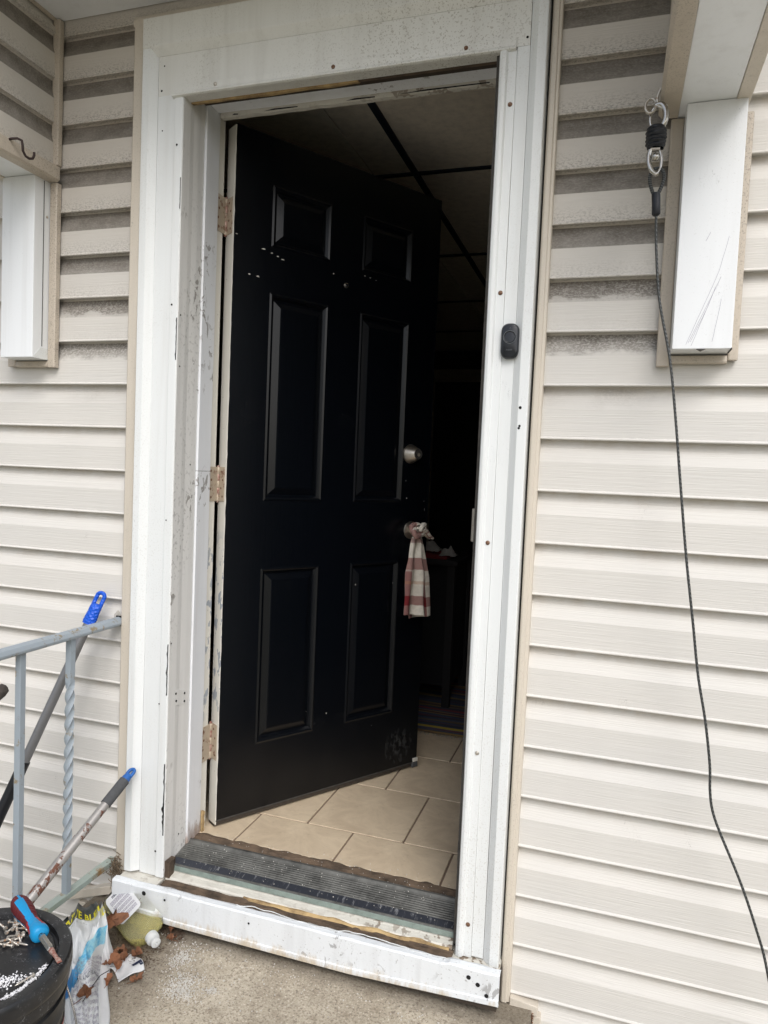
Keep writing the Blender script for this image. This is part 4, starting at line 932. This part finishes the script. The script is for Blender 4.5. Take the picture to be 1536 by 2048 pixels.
# ---------------------------------------------------------------- bucket and what lies on its lid
BC = Vector((-.272,-.722,0)); LZ = .392
bk = thing('paint_bucket', 'black plastic bucket with a dusty lid standing on the stoop', 'bucket', (BC.x,BC.y,ST))
obj('bucket_body', MB().lathe([(.128,ST+.001),(.130,ST+.006),(.1405,.28),(.1425,.285),(.1425,.291),(.1405,.294),(.1410,.318),(.1455,.321),(.1455,.327),(.1415,.330),(.1420,.352)], (BC.x,BC.y,0), (0,0,1), 72, True), 'bucket', bk, smooth=True)
obj('lid', MB().lathe([(.1470,.345),(.1490,.344),(.1500,.352),(.1500,.366),(.1525,.368),(.1535,.374),(.1535,.388),(.1530,.396),(.1500,.4000),(.1330,.4000),(.1305,.3985),(.1295,.3870),(.1260,.3850),(.1240,.3870),(.1225,.3915),(.05,.3922),(.001,.3920)], (BC.x,BC.y,0), (0,0,1), 96, True), 'lid', bk, smooth=True)
# paper label wrapped around the body
b = MB(); a0, a1 = R(-60), R(70); n = 24
def labelp(s, t_):
    a = a0+(a1-a0)*s; z = .07+.19*t_; rr = .1312+(z-ST)*.0412+.0012
    return (BC.x+rr*cos(a), BC.y+rr*sin(a), z)
b.sheet(labelp, 30, 2); lb = obj('label', b, 'paper', bk, smooth=True)
def labelp2(s, t_):
    a = a0+(a1-a0)*s; z = .262+.006*t_; rr = .1312+(z-ST)*.0412+.0012
    return (BC.x+rr*cos(a), BC.y+rr*sin(a), z)
obj('label_stripe', MB().sheet(labelp2, 30, 1), 'drv_bright', lb, smooth=True)
# wire bail, folded down on the door side
pts = []
for i in range(31):
    a = R(-62+154*i/30); rr = .156+.010*sin(pi*i/30); pts.append((BC.x+rr*cos(a), BC.y+rr*sin(a), .335-.150*sin(pi*i/30)))
obj('bail_handle', MB().tube(pts, .0019, 8), 'steel', bk, smooth=True)
for a in (R(-62), R(92)): obj('bail_ear', MB().lathe([(.012,0),(.011,.010),(.006,.012)], (BC.x+.143*cos(a), BC.y+.143*sin(a), .335), (cos(a),sin(a),0), 16), 'bucket', bk, smooth=True)
# white powder spill on the lid
b = MB()
for i in range(650):
    s_ = random.gauss(0, 1); x = -.215+.030*s_+random.gauss(0,.007); y = -.752+.018*s_+random.gauss(0,.008)
    if (x-BC.x)**2+(y-BC.y)**2 > .120**2: continue
    b.blob((x,y,LZ+.0012), random.uniform(.0005,.0016), 5, .4)
for i in range(260):
    a = random.uniform(-.45,.35); x = BC.x+.118*cos(a)+random.gauss(0,.0022); y = BC.y+.118*sin(a)+random.gauss(0,.0022)-.0; b.blob((x,y,LZ+.0005), random.uniform(.0005,.0015), 5, .4)
o = obj('powder_spill', b, 'white_paint', kind='stuff'); tag(o, 'white powder spilled over the black bucket lid', 'powder')

# loose screws
def screw_mesh(kind):
    L = .030; b = MB()
    b.lathe([(.0001,0),(.0035,.0004),(.0042,.0016),(.0040,.0026),(.0020,.0034)], (0,0,0), (1,0,0), 14)
    prof = []
    for i in range(34):
        t_ = i/33; r_ = .00155+(.0006 if i % 2 else 0); 
        if t_ > .85: r_ *= (1-t_)/.15*.9+.05
        prof.append((r_, .0034+L*t_))
    b.lathe(prof, (0,0,0), (1,0,0), 10)
    return b
src = None
spots = [(-.312,-.622,15,.003,'shiny screw standing out at the left edge of the screw pile'),(-.306,-.610,-40,.003,'screw nearest the screwdriver butt at the back of the pile'),(-.296,-.628,70,.003,'screw lying across the back left of the pile'),(-.286,-.620,-20,.007,'screw lying on others beside the screwdriver handle'),(-.300,-.640,160,.004,'screw at the middle left of the pile'),(-.290,-.650,95,.004,'screw pointing towards the house in the pile centre'),(-.280,-.636,30,.009,'topmost yellowish screw in the pile'),(-.270,-.642,-35,.006,'screw under the swell of the screwdriver handle'),(-.262,-.636,-60,.003,'short screw tucked beside the blue handle'),(-.254,-.640,205,.003,'screw with its head nearest the lid rim'),(-.276,-.660,-10,.004,'screw in the front row with its head to the right'),(-.262,-.664,10,.003,'bright screw in the front row of the pile'),(-.250,-.672,185,.003,'front right screw of the pile with a round head'),(-.268,-.678,75,.003,'screw angled out of the front of the pile'),(-.284,-.676,50,.005,'brass coloured screw at the front left of the pile'),(-.296,-.664,-70,.003,'dull screw at the left of the front row'),(-.308,-.652,-110,.003,'rusty screw at the far left of the front row'),(-.262,-.650,140,.010,'screw lying on top near the handle\'s red grip'),(-.282,-.644,100,.012,'small screw balanced on top of the pile'),(-.270,-.690,230,.003,'lowest screw of the pile, pointing at the powder'),(-.160,-.716,250,.003,'single screw lying alone by the white powder')]
for i, (x, y, a, dz, lab) in enumerate(spots):
    if i == 0: o = obj('loose_screw', screw_mesh(0), 'zinc', smooth=True); src = o
    else: o = src.copy(); COL.objects.link(o)
    o.location = (x+.004, y+.002, LZ+.0035+dz*.6); o.rotation_euler = (0, R(3+dz*500*.4), R(a)); o['label'] = lab; o['category'] = 'screw'; o['group'] = 'loose screws on the bucket lid'

# screwdriver
S0 = Vector((-.322,-.586,.417)); S1 = Vector((-.131,-.682,.4035)); sx = (S1-S0).normalized(); Lt = (S1-S0).length
sdv = thing('screwdriver', 'stubby screwdriver with blue and maroon grip lying on the bucket lid', 'screwdriver', tuple(S0))
sy_ = Vector((0,0,1)).cross(sx).normalized(); sz_ = sx.cross(sy_).normalized()
hp = [(0,.004),(.002,.011),(.006,.0150),(.014,.0172),(.030,.0180),(.045,.0172),(.060,.0150),(.074,.0128),(.086,.0122),(.098,.0135),(.108,.0155),(.117,.0162),(.123,.0150),(.127,.0118),(.128,.006)]
def hr(t_):
    for (a, r1), (c_, r2) in zip(hp, hp[1:]):
        if a <= t_ <= c_: 
            k = (t_-a)/(c_-a); k = k*k*(3-2*k) if a > .006 else k; return r1+(r2-r1)*k
    return .006
nA, nT = 48, 70
def handle_part(test, lift, groove=False):
    b = MB(); ids = {}
    def vid(i, j):
        j %= nA
        if (i, j) not in ids:
            t_ = .128*i/nT; a = 2*pi*j/nA; r_ = hr(t_)*(1+.05*cos(3*a))+lift-(.0009*(1 if sin(t_*760) > .35 else 0) if groove else 0)
            ids[(i, j)] = len(b.v); b.v.append(S0+sx*t_+sy_*cos(a)*r_+sz_*sin(a)*r_)
        return ids[(i, j)]
    for i in range(nT):
        for j in range(nA):
            t_ = .128*(i+.5)/nT; a = (2*pi*(j+.5)/nA) % (2*pi)
            if test(t_, a): b.f.append((vid(i,j), vid(i,j+1), vid(i+1,j+1), vid(i+1,j)))
    return b
def ang(a, c_): 
    d_ = (a-c_+pi) % (2*pi)-pi; return abs(d_)
RC = R(128); RC = R(212) if False else RC
def isred(t_, a):
    if t_ < .006: return False
    wd = R(34) if t_ < .07 else R(34)-R(14)*min(1, (t_-.07)/.03)
    if t_ < .022: return ang(a, R(172)) < R(70) or ang(a, R(40)) < R(50)
    return t_ < .112 and (ang(a, R(172)) < wd*math.sqrt(max(.05, 1-max(0, (t_-.098)/.014)**2)) or ang(a, R(45)) < wd or ang(a, R(290)) < wd)
def isbright(t_, a): return .084 < t_ < .112 and isred(t_, a)
obj('handle', handle_part(lambda t_, a: not isred(t_, a), 0), 'drv_blue', sdv, smooth=True)
obj('grip', handle_part(lambda t_, a: isred(t_, a) and not isbright(t_, a), -.0001, True), 'drv_red', sdv, smooth=True)
obj('thumb_pad', handle_part(isbright, .0002), 'drv_bright', sdv, smooth=True)
obj('shaft', MB().lathe([(.004,.118),(.0062,.1285),(.0066,.130),(.0066,.172),(.0055,.174)], S0, sx, 6), 'steel', sdv, bev=.0006)
obj('bit', MB().lathe([(.0048,.174),(.0050,.180),(.0036,.187),(.0036,.192),(.0030,.204)], S0, sx, 12).add([S0+sx*(.203)+sy_*.004+sz_*.0012, S0+sx*.203-sy_*.004+sz_*.0012, S0+sx*.203-sy_*.004-sz_*.0012, S0+sx*.203+sy_*.004-sz_*.0012, S0+sx*.214+sy_*.0040+sz_*.0003, S0+sx*.214-sy_*.0040+sz_*.0003, S0+sx*.214-sy_*.0040-sz_*.0003, S0+sx*.214+sy_*.0040-sz_*.0003], [(0,1,2,3),(4,7,6,5),(0,4,5,1),(1,5,6,2),(2,6,7,3),(3,7,4,0)]), 'pin', sdv, smooth=True)

# ---------------------------------------------------------------- bag between bucket and bottle
G = [[(-.588,-.206,.090),(-.547,-.190,.110),(-.511,-.176,.120),(-.472,-.176,.130),(-.452,-.170,.130)],
[(-.518,-.290,.100),(-.451,-.298,.140),(-.428,-.274,.150),(-.391,-.266,.160),(-.374,-.253,.150)],
[(-.462,-.349,.090),(-.398,-.357,.130),(-.368,-.352,.140),(-.363,-.316,.130),(-.372,-.263,.100)],
[(-.416,-.399,.070),(-.362,-.404,.100),(-.333,-.399,.110),(-.327,-.365,.100),(-.353,-.301,.055)],
[(-.344,-.475,.060),(-.301,-.472,.070),(-.276,-.463,.070),(-.262,-.444,.060),(-.251,-.427,.050)]]
for r_ in G:
    for i, p in enumerate(r_): r_[i] = Vector((max(p[0], -.530) if p[1] > -.25 else p[0], p[1], p[2]))
def cr(P, t_):
    n = len(P)-1; f = t_*n; i = min(int(f), n-1); u = f-i
    p0,p1,p2,p3 = P[max(i-1,0)],P[i],P[i+1],P[min(i+2,n)]
    return .5*((2*p1)+(p2-p0)*u+(2*p0-5*p1+4*p2-p3)*u*u+(-p0+3*p1-3*p2+p3)*u**3)
def bagP(s, t_):
    p = cr([cr(r_, s) for r_ in G], t_)
    c1 = noise.noise((s*2.2+t_*1.3, t_*3-s, 4)); e = 1-abs(c1)*2.2
    c2 = 1-abs(noise.noise((s*4.5-t_*2, t_*2.2+s*3, 9)))*3; p = p+Vector((0,0,.016*max(-.4, e)-.008+.008*max(-.3,c2)))+Vector((.004*noise.noise((s*5,t_*5,1)), .004*noise.noise((s*5,t_*5,8)), .005*noise.noise((s*6,t_*7,3))))
    return p
bag = obj('plastic_bag', MB().sheet(bagP, 70, 90), 'bag', smooth=True, solid=.0008); 
bg_ = tag(bag, 'crumpled white and blue printed plastic bag between bucket and soap bottle', 'bag')
def bagside(s, t_):
    p = bagP(1, .12+.88*s); q = Vector((p.x+.004+.012*t_, p.y+.012*t_, ST+.004)); q = p.lerp(q, t_); q += Vector((.004*sin(s*22)*t_,.004*sin(s*17)*t_,0)); return q
obj('bag_side', MB().sheet(bagside, 50, 8), 'paper', bag, smooth=True, solid=.0008, local=True)
def bagside2(s, t_):
    p = bagP(s, 0); q = Vector((p.x, p.y+.02*t_, ST+.004)); return p.lerp(q, t_)
obj('bag_side', MB().sheet(bagside2, 30, 6), 'black', bag, smooth=True, local=True)
def bag_text(txt, s0, t0, ds, dt, size, mat, name, lift=.0009, asp=1.0, bold=0):
    """lay text on the bag; (ds,dt) is the baseline direction in sheet coordinates"""
    vs, fs = text_mesh(txt, 1.0, bold=bold); L = math.hypot(ds, dt); ux, uy = ds/L, dt/L; b = MB()
    out = []
    for v in vs:
        s_ = s0+(v.x*ux+v.y*uy*asp)*size; t_ = t0+(v.x*uy*.62-v.y*ux*.62*asp)*size
        s_ = min(.995, max(.005, s_)); t_ = min(.995, max(.005, t_))
        p = bagP(s_, t_); n_ = (bagP(min(1, s_+.01), t_)-p).cross(p-bagP(s_, min(1, t_+.01))).normalized()
        if n_.z < 0: n_ = -n_
        out.append(p+n_*lift)
    b.add(out, fs); return obj(name, b, mat, bag, local=True, recalc=False)
bag_text('MAP/E BLEND', .06, .190, 1, -.04, .155, 'yellow', 'lettering', .0012, 1.0, .02)
bag_text('A G M I X   C A L', .20, .242, 1, -.08, .05, 'whiteink', 'lettering', .0012)
lines = ['FOR BEST USE OF THE PRODUCT','before the ice forms keep dry','and the mat when using it','this item must be kept from','the wall offering the same','GRASS AND PLANTS NEAR IT','When not in use keep the bag','tightly closed store in a cool','dry place away from children','do not apply to concrete less','than one year old or damaged','sweep up the loose grains once','the surface is clear again','see back of bag for the rates']
for i, tx in enumerate(lines):
    bag_text(tx, .42, .60+.0275*i, 1, .10, .050 if i != 5 else .058, 'greyink' if i != 5 else 'ink', 'print', .0010)

# ---------------------------------------------------------------- dish soap bottle lying on its back
P0 = Vector((-.500,-.045,ST+.044)); P1 = Vector((-.2880,-.172,ST+.034)); ax = (P1-P0).normalized()
bt = thing('soap_bottle', 'clear dish soap bottle with yellow liquid lying beside the white sill', 'bottle', tuple(P0))
wv_ = Vector((0,0,1)).cross(ax).normalized(); nv = ax.cross(wv_).normalized()
tl_ = R(36); wv2 = wv_*cos(tl_)+nv*sin(tl_); nv2 = nv*cos(tl_)-wv_*sin(tl_)
secs = [(0,.030,.018),(.004,.040,.026),(.012,.0455,.0305),(.05,.0485,.032),(.10,.0490,.032),(.160,.0485,.032),(.180,.0465,.031),(.192,.0420,.0285),(.202,.0310,.0235),(.209,.0200,.0185),(.214,.0155,.0155),(.222,.0140,.0140)]
def loft(secs, n=48, k=4.6, clip=None):
    b = MB(); vs = []
    for h, a, c_ in secs:
        for j in range(n):
            q = 2*pi*j/n; kk = k if h < .195 else 2.
            cx_ = abs(cos(q))**(2/kk)*(1 if cos(q) > 0 else -1); sx_ = abs(sin(q))**(2/kk)*(1 if sin(q) > 0 else -1)
            p = P0+ax*h+wv2*a*cx_+nv2*c_*sx_
            if clip is not None and p.z > clip: p.z = clip
            vs.append(p)
    fs = [(i*n+j,i*n+(j+1)%n,(i+1)*n+(j+1)%n,(i+1)*n+j) for i in range(len(secs)-1) for j in range(n)]+[tuple(range(n))[::-1], tuple(range((len(secs)-1)*n, len(secs)*n))]
    return b.add(vs, fs)
obj('bottle_body', loft(secs), 'bottle', bt, smooth=True)
obj('liquid', loft([(h+.002, a-.0020, c_-.0020) for h, a, c_ in secs[:-1]], clip=ST+.033), 'soap', bt, smooth=True)
capc = P0+ax*.217
obj('cap', MB().lathe([(.0150,0),(.0165,.001),(.0165,.014),(.0150,.016),(.0090,.0175),(.0085,.023),(.0120,.025),(.0125,.031),(.0095,.0335),(.004,.0335),(.0035,.030)], capc, ax, 32), 'cap', bt, smooth=True)
# label panel
def lab(s, t_, lift=.0008):
    h = .022+.122*s; a = -.036+.066*t_; c_ = .032+lift
    k = (abs(a)/.049)**4.6; top_ = (1-k)**(1/4.6)
    return P0+ax*h+wv2*a+nv2*(c_*top_+lift)
pr = rrect(.5, .5, .14); b = MB(); vs = [lab(.5+p, .5+q) for p, q in pr]; 
n = len(pr); rings = []
vs = []
for k in (1,.8,.6,.4,.2,.02): vs += [lab(.5+p*k, .5+q*k) for p, q in pr]
fs = [(i*n+j,i*n+(j+1)%n,(i+1)*n+(j+1)%n,(i+1)*n+j) for i in range(5) for j in range(n)]+[tuple(range(5*n,6*n))]
lb = obj('label', b.add(vs, fs), 'paper', bt, smooth=True)
b = MB()
def quad(s0, s1, t0, t1, lift=.0014): b.add([lab(s0,t0,lift),lab(s1,t0,lift),lab(s1,t1,lift),lab(s0,t1,lift)], [(0,1,2,3)])
tt = .30
for i in range(16):
    wq = random.choice((.008,.014,.02)); quad(.07, .155, tt, tt+wq); tt += wq+random.choice((.008,.014))
obj('barcode', b, 'ink', lb, recalc=False)
b = MB()
for i in range(19):
    s0 = .21+i*.037
    if i in (4, 8, 12, 15): continue
    tt = .12
    while tt < .86:
        w2 = random.uniform(.03,.09); quad(s0, s0+.020, tt, min(.88, tt+w2)); tt += w2+.014
obj('print', b, 'greyink', lb, recalc=False)
b = MB(); quad(.90, .95, .30, .44); obj('print', b, 'ink', lb, recalc=False)

# paper scrap with a navy mark
def pap(s, t_):
    a = Vector((-.374,-.262,0)); p = a+Vector((.028,.062,0))*t_+Vector((.068,-.030,0))*s+Vector((.0,.012,0))*sin(s*pi)*1
    return Vector((p.x, p.y, ST+.006+.006*sin(s*4+t_*2)**2+.003*noise.noise((s*3,t_*3,1))))
pp = obj('paper_scrap', MB().sheet(pap, 20, 14), 'paper', smooth=True, solid=.0006); tag(pp, 'white paper scrap with a navy bar under the brown leaves', 'paper')
b = MB().add([pap(.62,.60)+Vector((0,0,.0012)), pap(.74,.62)+Vector((0,0,.0012)), pap(.74,.98)+Vector((0,0,.0012)), pap(.62,.96)+Vector((0,0,.0012))], [(0,1,2,3)]).add([pap(.62,.86)+Vector((0,0,.0014)), pap(.84,.88)+Vector((0,0,.0014)), pap(.84,.99)+Vector((0,0,.0014)), pap(.62,.97)+Vector((0,0,.0014))], [(0,1,2,3)])
obj('print', b, 'ink', pp, local=True, recalc=False)

# dead leaves
def leaf(c, r_, a, seed, mat, lab_, tilt_=0):
    rn = random.Random(seed); b = MB(); n = 22; ctr = Vector(c); vs = [Vector((0,0,.004))]
    for ring_ in (.5, 1):
        for j in range(n):
            q = 2*pi*j/n; lob = 1+.16*sin(q*5+seed)+.10*sin(q*3+seed*2)+.16*rn.uniform(-1,1)*(ring_ > .6); rr = r_*ring_*lob*(1-.42*abs(sin(q)))
            vs.append(Vector((rr*cos(q), rr*sin(q), .006+.65*r_*ring_*ring_*abs(sin(q*1.5+seed*.7))+.22*r_*rn.uniform(-1,1))))
    fs = [(0,1+j,1+(j+1)%n) for j in range(n)]+[(1+j,1+n+j,1+n+(j+1)%n,1+(j+1)%n) for j in range(n)]
    b.add(vs, fs); st_ = len(b.v); b.tube([Vector((-r_*.3,0,.003)), Vector((-r_*1.0,0,.004)), Vector((-r_*1.5,r_*.2,.002))], .0007, 4)
    o = obj('dead_leaf', b, mat, smooth=True, recalc=False); o.location = ctr; o.rotation_euler = (tilt_, rn.uniform(-.2,.2), a)
    o['label'] = lab_; o['category'] = 'leaf'; o['group'] = 'dead leaves on the stoop'
    return o
LV = [(-.362,-.262,.026,.4,1,'leaf2','large curled orange-brown leaf on top of the paper scrap'),
(-.335,-.262,.018,2.2,2,'leaf2','orange-brown leaf overhanging the front edge of the paper'),
(-.376,-.240,.024,3.0,3,'leaf','dark brown leaf tucked against the bag beside the paper'),
(-.345,-.225,.020,1.1,4,'leaf','brown leaf between the bottle and the paper scrap'),
(-.322,-.200,.018,5.0,5,'leaf','brown leaf under the bottle\'s lower shoulder'),
(-.268,-.272,.016,.9,6,'leaf','lone dark red-brown leaf flat on bare concrete'),
(-.395,-.068,.017,2.0,7,'leaf2','leaf wedged under the lifted end of the sill'),
(-.432,-.052,.018,4.0,8,'leaf','dark leaf behind the bottle under the sill\'s left end'),
(-.278,-.120,.015,3.2,9,'leaf','small shredded leaf beyond the bottle cap'),
(-.300,-.085,.013,5.5,10,'leaf','small leaf piece between bottle shoulder and sill'),
(-.330,-.300,.014,1.9,11,'leaf2','thin leaf shred at the near edge of the paper'),
(-.362,-.205,.016,2.9,12,'leaf','leaf crumpled under the middle of the bottle')]
for x, y, r_, a, sd_, mt, lb_ in LV: leaf((x, y, ST+.008+(.010 if sd_ in (1,2,3) else 0)), r_, a, sd_, mt, lb_, .15)
o = leaf((-.402,-.200,ST+.085), .030, 1.2, 21, 'leaf', 'long brown leaf standing between bag and bottle', 1.1); o['group'] = 'dead leaves on the stoop'
o = leaf((-.300,-.415,ST+.062), .022, 1.5, 22, 'leaf', 'red-brown leaf lying on the bag\'s small print', .1)
tw_ = obj('twig', MB().tube([(-.296,-.425,ST+.060),(-.297,-.395,ST+.073),(-.296,-.370,ST+.082),(-.287,-.352,ST+.084)], .0010, 6), 'fabric_dark'); tag(tw_, 'thin dark twig lying across the printed bag', 'twig')
# litter, granules and grit
b = MB()
for i in range(2200):
    x = random.gauss(-.365,.042); y = random.gauss(-.205,.055)
    if random.random() < .35: x = random.uniform(-.48,-.26); y = -.09+random.gauss(0,.012)+(-.25-x)*.1
    if y > -.05: continue
    r_ = random.uniform(.0006,.0030); a = random.uniform(0,6.3); c = Vector((x,y,ST+.003+random.uniform(0,.004)))
    d = Vector((cos(a),sin(a),random.uniform(-.3,.3)))*r_*2; e = Vector((-sin(a),cos(a),random.uniform(-.3,.3)))*r_*.5
    b.add([c-d, c+e, c+d, c-e], [(0,1,2,3)])
o = obj('leaf_litter', b, 'soil', kind='stuff', recalc=False); tag(o, 'dark crumbled leaf litter around the bottle and paper scrap', 'litter')
b = MB()
for cx, cy, s1, s2, nn in ((-.223,-.160,.014,.020,300),(-.165,-.235,.024,.022,520),(-.155,-.262,.025,.012,250),(-.092,-.228,.010,.006,90),(-.12,-.20,.12,.10,170),(.15,-.12,.25,.03,120),(-.25,-.10,.06,.02,120)):
    for i in range(nn):
        x = random.gauss(cx,s1); y = random.gauss(cy,s2)
        if y > -.088: continue
        b.blob((x,y,ST+.001), random.uniform(.0005,.0019), 5, .5)
o = obj('white_granules', b, 'salt', kind='stuff'); tag(o, 'scattered white granules and residue on the concrete stoop', 'granules')
b = MB()
for i in range(420):
    x = random.uniform(-.34,.42); y = random.choice((random.gauss(.088,.004), random.uniform(-.02,.09), random.gauss(.13,.02))); 
    zz = .2015 if y > .095 else .1965+(y-.076)*.17 if y > 0 else .182
    if y < 0: continue
    if y < .092: zz += .002
    b.blob((x,y,zz), random.uniform(.0005,.0014), 5, .4)
o = obj('paint_crumbs', b, 'salt', kind='stuff'); tag(o, 'small white paint crumbs along the worn aluminium threshold', 'crumbs')
b = MB()
for i in range(160):
    x = random.uniform(.60,.64); y = random.uniform(-.02,.0); c = Vector((x,y,ST-.01+random.uniform(-.02,.006))); a = random.uniform(0,6.3); r_ = random.uniform(.002,.006)
    d = Vector((cos(a),sin(a),.3))*r_; e = Vector((-sin(a),cos(a),-.2))*r_*.5; b.add([c-d,c+e,c+d,c-e],[(0,1,2,3)])
o = obj('corner_litter', b, 'leaf', kind='stuff', recalc=False); tag(o, 'leaf crumbs in the gap at the right stoop corner', 'litter')
